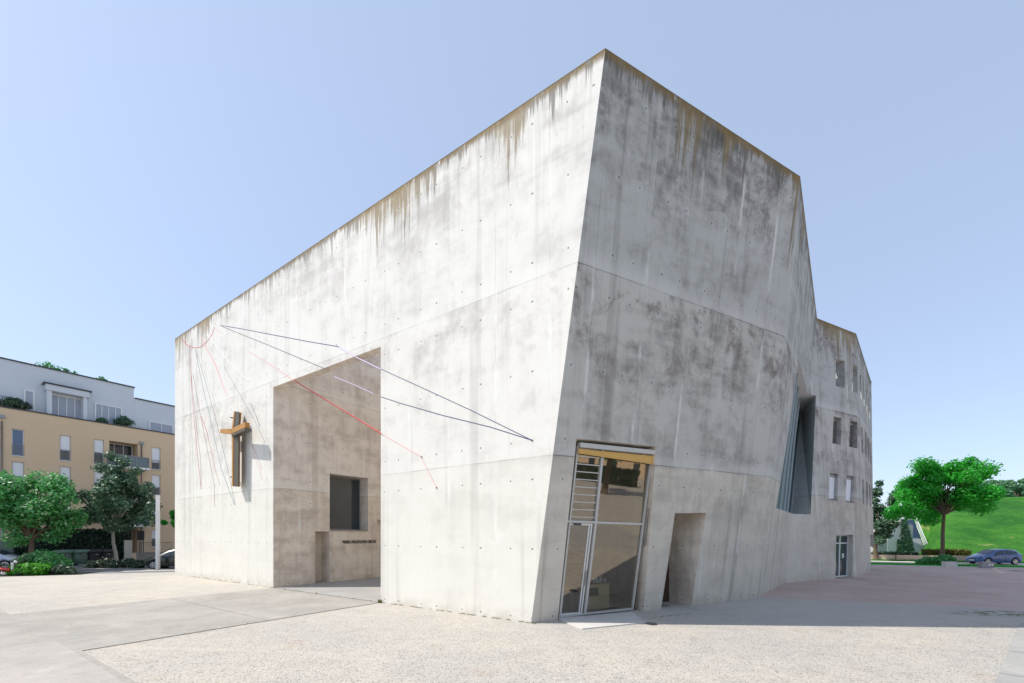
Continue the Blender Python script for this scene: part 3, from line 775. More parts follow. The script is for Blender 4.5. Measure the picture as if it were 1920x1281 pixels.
# ------------------------------------------------------------------ sundial lines and cross on wall A
def colmat(name, c): return simple(name, c, .6, 0, .05)
LC = {'red': colmat('red line', (.60, .05, .05)), 'pink': colmat('pink line', (.80, .42, .38)), 'blue': colmat('blue line', (.05, .055, .16)), 'grey': colmat('grey line', (.09, .085, .10)),
      'teal': colmat('teal line', (.02, .22, .26)), 'green': colmat('pale green line', (.40, .60, .35)), 'white': colmat('white line', (.80, .78, .76)), 'brown': colmat('brown line', (.32, .13, .12)), 'lilac': colmat('lilac line', (.62, .50, .72))}
sun_t = thing('sundial', 'large sundial of thin coloured lines fanning over the sunlit church wall', 'sundial', AP(20, 0, 0))
def wl(pts, colr, w=.022):
    b = BM(); pp = [hit(u, v, P0 + nA * .008, nA) for u, v in pts]
    ws = [x * .66 for x in (w if isinstance(w, (list, tuple)) else [w] * len(pp))]; L_ = []
    for i, p in enumerate(pp):      # flat painted stripe a few millimetres proud
        d = (pp[min(i + 1, len(pp) - 1)] - pp[max(i - 1, 0)]).normalized(); s_ = nA.cross(d).normalized() * ws[i] / 2
        L_.append([b.verts.new(p + s_), b.verts.new(p - s_), b.verts.new(p - s_ - nA * .006), b.verts.new(p + s_ - nA * .006)])
    for A_, B_ in zip(L_, L_[1:]):
        for k in range(4): b.faces.new([A_[k], A_[(k + 1) % 4], B_[(k + 1) % 4], B_[k]])
    recalc(b)
    wobj('line', b, LC[colr], sun_t)
wl([(341, 636), (345, 641), (350, 646), (354.5, 648.5), (360, 651.5), (367, 652.5), (375, 651), (384, 645), (391, 637), (398, 626), (402, 614)], 'red', .05)
wl([(402, 614), (407, 619), (412.5, 623)], 'pink', .04)
wl([(355, 649), (357.5, 690), (360, 740), (365, 800), (372, 870), (377, 917)], 'red', .045) 
wl([(355, 649), (358, 700), (367, 790), (376, 860), (377, 913)], 'brown', .03)
wl([(362, 703), (371, 755), (386, 830), (402, 910), (402, 948)], 'brown', .03)
wl([(355, 660), (356, 740), (360, 820), (363, 950)], 'green', .015)
wl([(377, 780), (388, 811), (397, 850), (404, 883), (412.5, 911)], 'red', [.05, .045, .03, .03, .03])
wl([(366, 655), (378, 715), (395, 790), (415, 880), (440, 947)], 'teal', .032)
wl([(367, 655), (384, 712), (408, 800), (427, 880), (441, 947)], 'grey', .022)
wl([(374, 660), (388, 712), (404, 760), (425, 822)], 'green', .015)
wl([(377, 632), (389, 657), (403, 682), (412, 706), (421, 733), (428, 745)], 'pink', [.09, .10, .12, .10, .07, .03])
wl([(388, 626), (408, 652), (435, 685), (465, 714)], 'white', [.10, .08, .06, .03])
wl([(420, 688), (440, 722), (455, 750), (478, 790), (497, 830)], 'grey', .014)
wl([(471, 757), (480, 780), (487, 800)], 'grey', .035)
wl([(472, 831), (478, 858), (487, 882), (491.5, 900)], 'pink', .045)
wl([(472, 831), (480, 850), (491, 880)], 'brown', .018)
wl([(459, 905), (466, 925), (471, 944)], 'green', .04)
wl([(413, 610), (452, 616.5), (512, 628), (575, 640), (634, 650)], 'blue', .042)
wl([(634, 650), (668, 670), (714, 692)], 'lilac', .055); wl([(714, 692), (780, 722), (880, 768), (997, 825.5)], 'blue', .032)
wl([(416, 612), (440, 622), (500, 646), (560, 671), (608, 691)], 'grey', .036)
wl([(626, 706), (665, 722), (700, 738)], 'lilac', .035); wl([(714, 744), (750, 756), (830, 779), (920, 801), (997, 825.5)], 'blue', .036)
wl([(462, 656), (500, 680), (550, 713)], 'pink', [.03, .04, .05]); wl([(550, 713), (630, 762), (714, 813)], 'red', .05)
wl([(714, 813), (750, 834), (790, 857), (803, 885), (819, 915)], 'pink', .035)
b = BM(); mid = [hit(u, v, P0 + nA * .05, nA) for u, v in ((551, 713), (714, 812))]; tube(b, mid, .014, 6); wobj('cable', b, LC['red'], sun_t)
for (u, v) in ((997, 825.5), (634, 650), (791, 857), (819, 915)):
    b = BM(); p = hit(u, v, P0, nA); cyl(b, p + nA * .012, nA, .022, .03, 10); wobj('anchor', b, M['dark_metal'], sun_t)

# cross, held off the wall
cr = thing('cross', 'tall orange and dark steel cross with bent arm mounted on the sunlit wall', 'cross', AP(18.6, .6, 4.5))
def W(u, v, o): return hit(u, v, P0 + nA * o, nA)
def slab4(q, back, mt_, name):
    b = BM(); hexa(b, q, [x - nA * back for x in q]); recalc(b); return wobj(name, b, mt_, cr)
oU = .42
slab4([W(437.2, 912, oU), W(446.2, 912, oU), W(447.6, 776, oU), W(446, 772, oU), W(440.5, 772, oU), W(437.8, 800, oU)], .05, M['steel'], 'face_plate')
slab4([W(434.4, 911.5, oU + .02), W(437, 912, oU + .02), W(437.6, 800, oU + .02), W(440.3, 771.5, oU + .02), W(438.6, 771, oU + .02), W(435, 800, oU + .02)], .34, M['rust'], 'upright')
for zz in (786, 896):
    b = BM(); p = W(447, zz, 0); cyl(b, p + nA * .20, nA, .035, .40, 8); wobj('bracket', b, M['steel'], cr)
qa = [W(412.5, 812, .46), W(433.5, 813.5, .58), W(433.5, 804, .58), W(412.5, 805, .46)]
qb = [W(434, 813.5, .60), W(459.5, 801.5, .78), W(459.5, 791.5, .78), W(434, 804, .60)]
slab4(qa, .22, M['rust'], 'arm'); slab4(qb, .22, M['rust'], 'arm')
b = BM(); q = [x - V((0, 0, .02)) for x in (qb[0], qb[1], qb[1] - nA * .3, qb[0] - nA * .3)]; hexa(b, [x - V((0, 0, .12)) for x in q], q); recalc(b); wobj('arm_web', b, M['steel'], cr)

# ------------------------------------------------------------------ shop furniture
def local_frame(p, d):
    return (d, V((-d.y, d.x, 0)), V((0, 0, 1)))
cp = BP(3.43, 1.35, 0)
M['wood'] = M['wood']
ct_ = thing('shop_counter', 'pale wooden display counter behind the shop glass', 'counter', cp)
fr = local_frame(cp, dB)
b = BM(); box(b, V((0, 0, .44)) + fr[1] * 0, (1.0, .6, .88), fr); obj('cabinet', b, M['wood'], ct_)
b = BM(); box(b, V((0, 0, .895)), (1.06, .66, .03), fr); obj('counter_top', b, M['wood2'], ct_)
b = BM(); box(b, V((0, 0, .62)) + dB * -.22 - fr[1] * .305, (.42, .02, .30), fr); obj('shelf_shade_panel', b, M['dark'], ct_)  # dark panel painted in for the shade inside an open shelf
for k in range(8):
    b = BM(); p = cp + dB * (-.45 + k * .13) + fr[1] * random.uniform(-.12, .1) + V((0, 0, .915)); h = random.uniform(.12, .24)
    tl = (fr[1] * .25 + V((0, 0, 1))).normalized(); ax = (dB, dB.cross(tl), tl)
    box(b, p + V((0, 0, h / 2)), (.10, .012, h), ax)
    tag(obj('leaflet', b, M['paper']), 'pale leaflet standing in the row on the wooden counter', 'leaflet', 'leaflets on the counter')
tp_ = BP(2.0, 1.5, 0)
tb = thing('table', 'small beech table seen at the left edge of the shop glass', 'table', tp_)
b = BM(); box(b, V((0, 0, .77)), (.85, .7, .035), fr); obj('table_top', b, M['wood2'], tb)
for sx in (-1, 1):
    for sy in (-1, 1):
        b = BM(); box(b, dB * (.37 * sx) + fr[1] * (.30 * sy) + V((0, 0, .376)), (.05, .05, .75), fr); obj('leg', b, M['wood2'], tb)
sp_ = BP(4.35, 4.1, 0)
bs = thing('bookcase', 'dark bookcase full of books at the back of the shop', 'bookcase', sp_)
b = BM(); box(b, V((0, 0, 1.0)) + fr[1] * .14, (1.9, .02, 2.0), fr); box(b, V((0, 0, 1.0)) - dB * .95, (.03, .3, 2.0), fr); box(b, V((0, 0, 1.0)) + dB * .95, (.03, .3, 2.0), fr)
obj('case', b, M['dwood'], bs)
for k in range(5):
    b = BM(); box(b, V((0, 0, .08 + k * .45)), (1.86, .28, .025), fr); obj('shelf', b, M['dwood'], bs)
b = BM()
for k in range(4):
    x = -.88
    while x < .86:
        w = random.uniform(.02, .06); h = random.uniform(.2, .36); box(b, dB * (x + w / 2) + V((0, 0, .095 + k * .45 + h / 2)), (w * .92, .2, h), fr); x += w
ob = obj('books', b, M['book'], bs); ob['kind'] = 'stuff'
tag(sheet('shop_floor', [BP(.95, .3, 0), BP(6.3, .3, 0), BP(6.3, 4.7, 0), BP(.95, 4.7, 0)], .003, M['road']), kind='structure')
# doorstep slab
d0, d1, d2, d3 = G(1042, 1160), G(1185, 1149), G(1212, 1168), G(1092, 1180)
b = BM(); hexa(b, [setz(x, -.1) for x in (d0, d1, d2, d3)], [setz(x, .02) for x in (d0, d1, d2, d3)]); recalc(b)
tag(obj('doorstep', b, M['kerb']), 'pale concrete doorstep slab in front of the shop door', 'doorstep')
b = BM(); p = G(1222, 1170); cyl(b, p + V((0, 0, .005)), (0, 0, 1), .16, .02, 16)
tag(obj('drain_cover', b, M['dark_metal']), 'small dark drain cover beside the shop doorstep', 'drain cover')


# small weeds in the joint at the foot of the walls
rnd = random.Random(3); vs, fs = [], []
def tufts(p, q, n, hmax, gap=.0):
    for _ in range(n):
        t_ = rnd.random(); 
        if gap and math.sin(t_ * 37) + math.sin(t_ * 91 + 1) < gap: continue
        c = p.lerp(q, t_) + V((rnd.gauss(0, .02), rnd.gauss(0, .02), 0)); h = hmax * rnd.random() ** 2 + .01
        a = rnd.random() * 6.28; w = V((math.cos(a), math.sin(a), 0)) * (.004 + .3 * h * rnd.random()); l = V((rnd.gauss(0, .35) * h, rnd.gauss(0, .35) * h, h))
        i = len(vs); vs.extend([c - w, c + w, c + w * .4 + l, c - w * .4 + l * .9]); fs.append((i, i + 1, i + 2, i + 3))
tufts(AP(-.2, .03), AP(6.9, .03), 1500, .022, -.2); tufts(AP(15.3, .03), AP(26, .03), 900, .035, -.1)
tufts(AP(6.9, .1), AP(7.1, .0), 90, .14); tufts(AP(7.03, .0), AP(7.03, 8.5), 300, .015, .5); tufts(AP(7, 0), AP(15, 0), 300, .04, .5)
tufts(G(1215, 1160), G(1300, 1150), 120, .02)
tag(leafobj('weeds', vs, fs, M['leaf_ochre']), 'tiny weeds along the joints at the foot of the walls', 'weeds', kind='stuff')
# loose pebbles on the gravel near the camera
rnd = random.Random(5); vs, fs = [], []
for _ in range(5200):
    Y = 6.5 + 8 * rnd.random() ** 1.3; X = rnd.uniform(-1.0, 1.25) * Y
    p = V((X, Y, 0)); q = p - P0
    if q.dot(nA) < .15 and X < 5: continue
    if q.dot(dA) > 7.1 or (q.dot(nA) > 8.5 and q.dot(dA) > -12 and X < 0): continue
    if q.dot(nB) < .3 and X > .5: continue
    s_ = .004 + .011 * rnd.random() ** 3; i = len(vs); a = rnd.random() * 6.28
    for k in range(4): vs.append(p + V((math.cos(a + k * PI / 2) * s_ * rnd.uniform(.7, 1.3), math.sin(a + k * PI / 2) * s_ * rnd.uniform(.7, 1.3), -.012)))
    vs.append(p + V((0, 0, -.012 + s_ * rnd.uniform(.6, 1.1)))); fs += [(i, i + 1, i + 4), (i + 1, i + 2, i + 4), (i + 2, i + 3, i + 4), (i + 3, i, i + 4)]
tag(leafobj('pebbles', vs, fs, simple('pebble', (.34, .31, .28), .9, 0, .6, 3)), 'loose pebbles scattered over the gravel', 'pebbles', kind='stuff')

# ------------------------------------------------------------------ apartment block on the left
XF = -70.0; dF = V((.5525, .8335, 0)).normalized(); nF = V((.8335, -.5525, 0)).normalized()
k0 = -1.2; Y0 = -XF / (.6625 - k0); O_F = V((k0 * Y0, Y0, 0))
def FH(u, v, out=0):
    p = hit(u, v, O_F + nF * out, nF); return ((p - O_F).dot(dF), p.z)
def FP(t_, z, out=0): return O_F + dF * t_ + nF * out + V((0, 0, z))
frF = (dF, nF, V((0, 0, 1)))
apt = thing('apartment_building', 'long ochre apartment block with blue grey top storey behind the trees', 'building', tuple(O_F))
def fbox(b, t0, t1, z0, z1, o0, o1, mat=0): box(b, FP((t0 + t1) / 2, (z0 + z1) / 2, (o0 + o1) / 2), (t1 - t0, abs(o1 - o0), z1 - z0), frF, mat)
zc_ = FH(0, 763)[1]; 
wins = []
for (ua, ub, rows, typ) in ((22, 45.6, ((803, 853.6), (865, 913)), 'a'), (112, 133, ((815, 863), (874, 920)), 'b'), (176, 195, ((823, 870), (880, 922)), 'b'),
                            (284, 301, ((838, 880), (890, 929), (942, 981), (994, 1026)), 'b')):
    t0 = FH(ua, rows[0][0])[0]; t1 = FH(ub, rows[0][0])[0]
    zs_ = [(FH(ua, r[1])[1], FH(ua, r[0])[1]) for r in rows]
    while len(zs_) < 4: zs_.append((zs_[-1][0] - 3.0, zs_[-1][1] - 3.0))
    for k, (z0, z1) in enumerate(zs_[:4]): wins.append((t0, t1, max(z0, .5), z1, typ, k))
lt0 = FH(205, 830)[0]; lt1 = FH(258.5, 830)[0]; lz1 = FH(205, 826)[1]; lz0 = lz1 - 2.55
logg = [(lt0, lt1, lz0 - 3.0 * k, lz1 - 3.0 * k) for k in range(4)]
b = BM(); fbox(b, -12, 24, -.2, zc_ - .02, 0, -11)
recalc(b); m_ = bpy.data.meshes.new('wall'); b.to_mesh(m_); b.free(); so = bpy.data.objects.new('w', m_); C.objects.link(so)
b = BM()
for (t0, t1, z0, z1, ty, k) in wins: fbox(b, t0, t1, z0, z1, .5, -.28)
for (t0, t1, z0, z1) in logg: fbox(b, t0, t1, max(z0, .1), z1, .5, -1.7)
recalc(b); m2 = bpy.data.meshes.new('c'); b.to_mesh(m2); b.free(); co = bpy.data.objects.new('c', m2); C.objects.link(co)
md = so.modifiers.new('b', 'BOOLEAN'); md.object = co; md.solver = 'EXACT'
bpy.context.view_layer.update(); wm2 = bpy.data.meshes.new_from_object(so.evaluated_get(bpy.context.evaluated_depsgraph_get()))
bpy.data.objects.remove(so); bpy.data.objects.remove(co)
wm2.transform(Matrix.Translation(-O_F)); wm2.materials.clear(); obj('wall', wm2, M['orange_wall'], apt)
b = BM(); fbox(b, -12.1, 24.1, zc_ - .02, zc_ + .10, .06, -.5); wobj('coping', b, M['dark_metal'], apt)
for (t0, t1, z0, z1, ty, k) in wins:
    b = BM(); q = [FP(t0, z0, -.2), FP(t1, z0, -.2), FP(t1, z1, -.2), FP(t0, z1, -.2)]; frame(b, q, nF, .07, .07)
    w_o = wobj('window', b, M['white'], apt)
    first = (ty == 'a' and k == 0)
    b = BM(); quadface(b, [x - nF * .01 for x in q]); wobj('pane', b, M['pane_blue'] if first else M['pane'], w_o)
    if not first:
        fr_ = (.52, .62, .55, .35)[k] if ty == 'b' else .75
        fr_ = min(.8, fr_ + .08 * ((int(t0 * 7) + k) % 3))
        b = BM(); fbox(b, t0 + .06, t1 - .06, z1 - (z1 - z0) * fr_, z1 - .04, -.12, -.15); wobj('shutter', b, M['blind_w'], w_o)
    b = BM(); zr = z0 + (z1 - z0) * .42
    fbox(b, t0 + .01, t1 - .01, zr - .02, zr + .02, .0, .03); fbox(b, t0 + .01, t1 - .01, z0 + .08, z0 + .11, .0, .03)
    n_ = 9
    for i in range(n_ + 1): tt = t0 + .02 + (t1 - t0 - .04) * i / n_; fbox(b, tt - .008, tt + .008, z0 + .08, zr, .005, .021)
    wobj('railing', b, M['grey_metal'], w_o)
    b = BM(); fbox(b, t0 - .04, t1 + .04, z0 - .05, z0, .07, -.2); wobj('sill', b, M['white'], w_o)
for i, (t0, t1, z0, z1) in enumerate(logg):
    b = BM(); q = [FP(t0 + .02, max(z0, .1), -1.62), FP(t1 - .02, max(z0, .1), -1.62), FP(t1 - .02, z1, -1.62), FP(t0 + .02, z1, -1.62)]
    quadface(b, q); lw = wobj('balcony_window', b, M['pane'], apt)
    b = BM(); frame(b, q, nF, .09, .08)
    for s in (.33, .66): bar(b, lerp2(q, s, .02), lerp2(q, s, .98), .07, .08, nF)
    wobj('frame', b, M['white'], lw)
    if i < 3:
        b = BM(); fbox(b, t0 - .25, t1 + .65, z0 - .25, z0 - .02, -.05, 1.3); bl_ = wobj('balcony', b, M['white'], apt)
        b = BM(); fbox(b, t0 - .2, t1 + .6, z0 + .08, z0 + 1.0, 1.22, 1.25); fbox(b, t1 + .57, t1 + .6, z0 + .08, z0 + 1.0, .02, 1.2); fbox(b, t0 - .2, t0 - .17, z0 + .08, z0 + 1.0, .02, 1.2)
        wobj('glass_parapet', b, M['balcony_glass'], bl_)
        b = BM()
        for s in (0, .33, .66, 1): tt = t0 - .17 + (t1 - t0 + .74) * s; fbox(b, tt - .025, tt + .025, z0 - .1, z0 + 1.02, 1.26, 1.31)
        fbox(b, t0 - .2, t1 + .6, z0 + 1.01, z0 + 1.06, 1.2, 1.3); wobj('railing', b, M['grey_metal'], bl_)
b = BM(); tp0 = FH(265, 830)[0]; tube(b, [FP(tp0, .2, .08), FP(tp0, lz1 + .1, .08)], .06, 8); fbox(b, tp0 - .16, tp0 + .16, lz1, lz1 + .3, 0, .26); wobj('downpipe', b, M['grey_metal'], apt)
b = BM(); tp0 = FH(3, 800)[0]; tube(b, [FP(tp0, .2, .08), FP(tp0, FH(3, 790)[1], .08)], .06, 8); zq = FH(3, 785)[1]; fbox(b, tp0 - .16, tp0 + .16, zq, zq + .3, 0, .26); wobj('downpipe', b, M['grey_metal'], apt)
# white slanted awning below the lower balcony
b = BM(); z_ = logg[2][3] + .1
hexa(b, [FP(lt0 - .3, z_ - .03, .02), FP(lt1 + .8, z_ - .03, .02), FP(lt1 + .8, z_ - 1.1, 2.0), FP(lt0 - .3, z_ - 1.1, 2.0)], [FP(lt0 - .3, z_ + .02, .02), FP(lt1 + .8, z_ + .02, .02), FP(lt1 + .8, z_ - 1.05, 2.0), FP(lt0 - .3, z_ - 1.05, 2.0)])
recalc(b); wobj('awning', b, M['white'], apt)
# top storey, set back
so_ = -1.3
zr_ = hit(0, 672, O_F + nF * so_, nF).z; tstep = FH(251, 728, so_)[0]; zr2 = FH(254, 748, so_)[1]
b = BM(); fbox(b, -12, tstep, zc_ - .1, zr_, so_, -10.5); fbox(b, tstep + .01, 23, zc_ - .1, zr2, so_ - .02, -10.4); tsto = wobj('top_storey', b, M['grey_wall'], apt)
b = BM(); fbox(b, -12, tstep + .08, zr_, zr_ + .12, so_ + .1, -10.6); fbox(b, tstep + .1, 23.1, zr2, zr2 + .12, so_ + .1, -10.5); wobj('roof_edge', b, M['dark_metal'], tsto)
def pen(ua, ub, va, vb_, nb, shut=True):
    t0, z1 = FH(ua, va, so_ + .03); t1 = FH(ub, va, so_ + .03)[0]; z0 = max(FH(ua, vb_, so_ + .03)[1], zc_ + .12)
    b = BM(); q = [FP(t0, z0, so_ + .06), FP(t1, z0, so_ + .06), FP(t1, z1, so_ + .06), FP(t0, z1, so_ + .06)]; frame(b, q, nF, .12, .10)
    for i in range(1, nb): bar(b, lerp2(q, i / nb, .02), lerp2(q, i / nb, .98), .06, .10, nF)
    w_ = wobj('window', b, M['white'], tsto); b = BM(); quadface(b, [x - nF * .0 for x in q]); wobj('pane', b, M['blind_grey'], w_)
M['blind_grey'] = simple('grey shutter', (.36, .40, .47), .6, 0, .06, 1.5)
pen(44, 65, 730, 770, 1); pen(93, 155, 737, 782, 4); pen(177, 229, 755, 797, 4); pen(279, 325, 789, 814, 2)
t0, z1 = FH(79, 722, so_); t1 = FH(165, 722, so_)[0]
b = BM(); fbox(b, t0 + .1, t1 - .05, z1 - .55, z1, so_ + .02, so_ + .9); 
ta = FH(84, 722, so_)[0]; tb_ = FH(160, 722, so_)[0]
fbox(b, ta + .02, ta + .35, zc_ + .1, z1 - .56, so_ + .02, so_ + .8); fbox(b, tb_ - .3, tb_ - .02, zc_ + .1, z1 - .56, so_ + .02, so_ + .8)
wobj('bay_surround', b, M['grey_wall'], tsto)
b = BM(); fbox(b, t0 - .05, t1 + .1, z1 + .01, z1 + .14, so_ + .02, so_ + 1.0); wobj('bay_roof', b, M['dark_metal'], tsto)
t0 = FH(5, 750, -.2)[0]; t1 = FH(12, 750, -.2)[0]
b = BM(); fbox(b, -1.5, FH(24, 750, -.2)[0], zc_ + 1.0, zc_ + 1.05, -.25, -.2)
for i in range(6): fbox(b, -1.5 + i * .55, -1.46 + i * .55, zc_ + .1, zc_ + 1.0, -.25, -.2)
wobj('terrace_railing', b, M['dark_metal'], apt)
def rooftop(u, v0, v1, w, m, seed, lab, out=-.6, z0=None):
    t_, zt_ = FH(u, v0, out); zb_ = z0 if z0 is not None else zc_ + .1; h = zt_ - zb_; p = FP(t_, zb_, out)
    shrub('roof_shrub', lab, tuple(p), [(0, 0, h * .5, h * .5), (w * .3, w * .4, h * .45, h * .4), (-w * .35, -w * .4, h * .4, h * .38), (0, 0, h * .75, h * .3)], 1100 if z0 is None else 260, .09, m, seed, cat='plant')
rooftop(20, 744, 766, .9, M['leaf_dark'], 31, 'dark bush on the roof terrace at the far left')
rooftop(34, 746, 766, .9, M['leaf_grey'], 32, 'rounded brown green bush on the terrace beside the grey door')
rooftop(232, 779, 800, .8, M['leaf_dark'], 33, 'dark green bush on the terrace right of the wide grey shutters')
rooftop(192, 783, 794, .4, M['leaf_dark'], 34, 'small pointed plant on the terrace below the wide grey shutters')
for i, (u, v0, lab) in enumerate(((90, 677, 'leftmost tuft of greenery on the flat roof'), (124, 690, 'middle low tuft of greenery on the flat roof'), (191, 706, 'rightmost tuft of greenery on the flat roof'))):
    rooftop(u, v0, 0, 1.1 if i < 2 else .5, M['leaf_mid'], 40 + i, lab, -4.0 if 0 else -1.9, zr_ - .05)

# ------------------------------------------------------------------ left street: kerb, bins, hedge, trees, cars
tag(sheet('street', [LP(-60, .4), LP(40, .4), LP(40, 9), LP(-60, 9)], -.008, M['road']), kind='structure')
b = BM(); box(b, LP(7, .62, .02), (10.5, .55, .16), (rL, mL, V((0, 0, 1)))); tag(obj('kerb', b, M['kerb']), kind='structure')
tag(sheet('bed', [LP(-60, 9), LP(40, 9), LP(40, 30), LP(-60, 30)], -.005, M['slab']), kind='structure')
hp = lambda u, Y: V(((u - CX) / F * Y, Y, 0))
hedge('hedge', 'tall dark clipped hedge behind the waste bins', hp(36, 37.2), hp(236, 40.6), 1.3, 3.0, M['leaf_hedge'], 15000, .10, 51)
def bin_(px, Y, w, lab, dark=False):
    p = hp(px, Y); t = thing('waste_bin', lab, 'waste bin', tuple(p), math.radians(15), 'large waste bins in front of the hedge')
    b = BM(); hexa(b, [V((-w / 2 * .88, -.42, .16)), V((w / 2 * .88, -.42, .16)), V((w / 2 * .88, .42, .16)), V((-w / 2 * .88, .42, .16))], [V((-w / 2, -.5, 1.12)), V((w / 2, -.5, 1.12)), V((w / 2, .5, 1.12)), V((-w / 2, .5, 1.12))])
    for s in (-1, 1): box(b, (s * w / 2, 0, 1.0), (.09, .25, .10))
    mt_ = M['dark'] if dark else M['green_plastic']
    recalc(b); bmesh.ops.bevel(b, geom=b.edges, offset=.03, segments=2, affect='EDGES'); obj('body', b, mt_, t, True)
    b = BM(); n_ = 8
    pr = [(-.53 + 1.06 * i / n_, 1.13 + .26 * math.sin(PI * i / n_)) for i in range(n_ + 1)]
    va = [b.verts.new((-w / 2 - .02, y, z)) for y, z in pr]; vb_ = [b.verts.new((w / 2 + .02, y, z)) for y, z in pr]
    for i in range(n_): b.faces.new([va[i], va[i + 1], vb_[i + 1], vb_[i]])
    b.faces.new(va); b.faces.new(vb_[::-1]); b.faces.new([va[0], vb_[0], vb_[-1], va[-1]]); recalc(b)
    obj('lid', b, mt_, t, True)
    for s in (-1, 1):
        b = BM(); box(b, (s * w * .28, -.54, 1.0), (.22, .06, .07)); obj('handle', b, M['dark_metal'], t)
        for q in (-.34, .34):
            b = BM(); cyl(b, (s * w * .38, q, .085), (1, 0, 0), .085, .05, 12); obj('wheel', b, M['rubber'], t)
    b = BM(); box(b, (w * .36, -.52, .98), (.12, .012, .09)); obj('sticker', b, M['paper'], t)
bin_(121, 36.2, 1.3, 'green wheeled waste bin, left end of the row, half behind the shrub')
bin_(152, 36.7, 1.3, 'green wheeled waste bin, fully visible in the middle of the row')
bin_(178, 37.1, 1.15, 'darker wheeled waste bin beside the leaning pale trunk', True)
bin_(202, 37.5, 1.0, 'dark wheeled waste bin at the right end of the row', True)
# planting in front of bins
shrub('shrub', 'dark grassy planting at the foot of the pale leaning trunk', tuple(hp(232, 34.2)), [(i * .55 - 2.6, (i * .37) % .5, .22 + .22 * ((i * 7) % 3) / 2, .42) for i in range(11)], 5000, .11, M['leaf_grey'], 61)
tree('tree', 'broad light green maple in front of the ochre building at the far left', tuple(hp(60, 31.5)), 7.5, 3.15, 1.9, .17, M['leaf_mid'], M['bark'], 19000, .12, 71, ncl=72, flat=.9)
tree('tree', 'dark ragged maple with pale leaning trunk beside the lamp post', tuple(hp(219, 35.5)), 8.9, 2.75, 2.7, .13, M['leaf_dark'], M['bark_pale'], 16000, .12, 72, ncl=58, cone=.85, lean=(-.35, 0), flat=.9, extra=[(-.5, 0, 9.2, .5), (.3, .2, 8.8, .6), (-1.3, 0, 8.2, .55), (1.5, 0, 8.0, .5), (2.6, 0, 6.6, .55), (3.0, 0, 5.0, .6), (-2.7, 0, 6.0, .5), (2.6, 0, 3.9, .7), (-2.4, 0, 4.0, .7)])
tree('tree', 'light green tree just peeking out behind the left edge of the church', tuple(hp(346, 44)), 6.6, 2.2, 2.5, .12, M['leaf_bright'], M['bark'], 5000, .13, 73, ncl=20)
shrub('shrub', 'bright lime green groundcover bush beside the red moped', tuple(hp(62, 28.6)), [(-1.0, -.2, .25, .42), (-.4, -.3, .35, .48), (.2, -.3, .38, .5), (.8, -.2, .33, .45), (-.7, .2, .3, .45), (.4, .2, .4, .45)], 5200, .085, M['leaf_lime'], 62)
shrub('shrub', 'tall loose dark green shrub behind the lime green bush', tuple(hp(84, 29.6)), [(-.9, 0, .9, .6), (-.3, .1, 1.1, .65), (.4, 0, .9, .7), (1.0, .1, .6, .6), (.2, -.3, .45, .6), (1.3, -.2, .3, .4)], 6500, .085, M['leaf_mid'], 63)
shrub('shrub', 'variegated pale shrub between the moped and the dark green shrub', tuple(hp(44, 29.4)), [(-.1, 0, .8, .42), (.3, 0, 1.05, .4), (0, .1, .4, .45)], 1900, .085, M['leaf_pale'], 64)
shrub('shrub', 'grey green strappy plant at the right end of the flower bed', tuple(hp(112, 28.9)), [(-.5, 0, .25, .35), (0, 0, .3, .4), (.5, .1, .2, .35), (.8, 0, .12, .25)], 2400, .11, M['leaf_grey'], 65)
tag(sheet('bed', [LP(-6.5, -.1), LP(-.2, -.1), LP(0, 1.8), LP(-6.5, 1.8)], -.001, M['dirt'] if 'dirt' in M else M['leaf_hedge']), kind='structure')

# square white lamp post
lp_ = G(296, 1068); t = thing('lamp_post', 'slim square white light column left of the church', 'lamp post', tuple(lp_))
b = BM(); box(b, (0, 0, 2.25), (.20, .20, 4.5)); obj('column', b, M['white_metal'], t)
b = BM(); box(b, (0, 0, 5.1), (.185, .185, 1.2)); obj('light_head', b, M['lampglow'], t)
b = BM(); box(b, (0, 0, 5.72), (.21, .21, .04)); obj('cap', b, M['grey_metal'], t)
b = BM(); box(b, (0, 0, .02), (.32, .32, .04)); obj('base_plate', b, M['grey_metal'], t)

# low pale walls, gate wall and railing in front of the block
def lowwall(name, label, p, q, th, h, m, cat='wall'):
    d = (q - p); L = d.length; d.normalize(); b = BM(); box(b, (p + q) / 2 + V((0, 0, h / 2)), (L, th, h), (d, V((-d.y, d.x, 0)), V((0, 0, 1))))
    box(b, (p + q) / 2 + V((0, 0, h + .03)), (L + .04, th + .08, .06), (d, V((-d.y, d.x, 0)), V((0, 0, 1))))
    return tag(obj(name, b, m), label, cat)
lowwall('wall', 'pale rendered entrance wall right of the dark hedge', hp(233, 39.5), hp(247, 39.9), .3, 2.1, M['kerb'])
lowwall('wall', 'low dark garden wall with pale capping behind the black car', hp(256, 38.5), hp(322, 40), .25, 1.0, M['road'])
lowwall('wall', 'plain green grey screen wall behind the white car', hp(-30, 36.2), hp(36, 37.4), .25, 2.1, M['grn'] if 'grn' in M else simple('green grey render', (.16, .22, .16), .8))
b = BM()
p, q = hp(262, 38.7), hp(322, 40); 
for i in range(17): a = p.lerp(q, i / 16); tube(b, [a + V((0, 0, 1.0)), a + V((0, 0, 1.95))], .012, 5)
tube(b, [p + V((0, 0, 1.95)), q + V((0, 0, 1.95))], .02, 6)
tag(obj('railing', b, M['dark_metal']), 'thin dark railing on top of the low garden wall', 'railing')
b = BM(); p = hp(264, 38.9); box(b, p + V((0, 0, 2.6)), (.62, .05, .85)); t = thing('notice_board', 'dark square board standing behind the railing', 'board', (0, 0, 0)); obj('board', b, M['dark'], t)
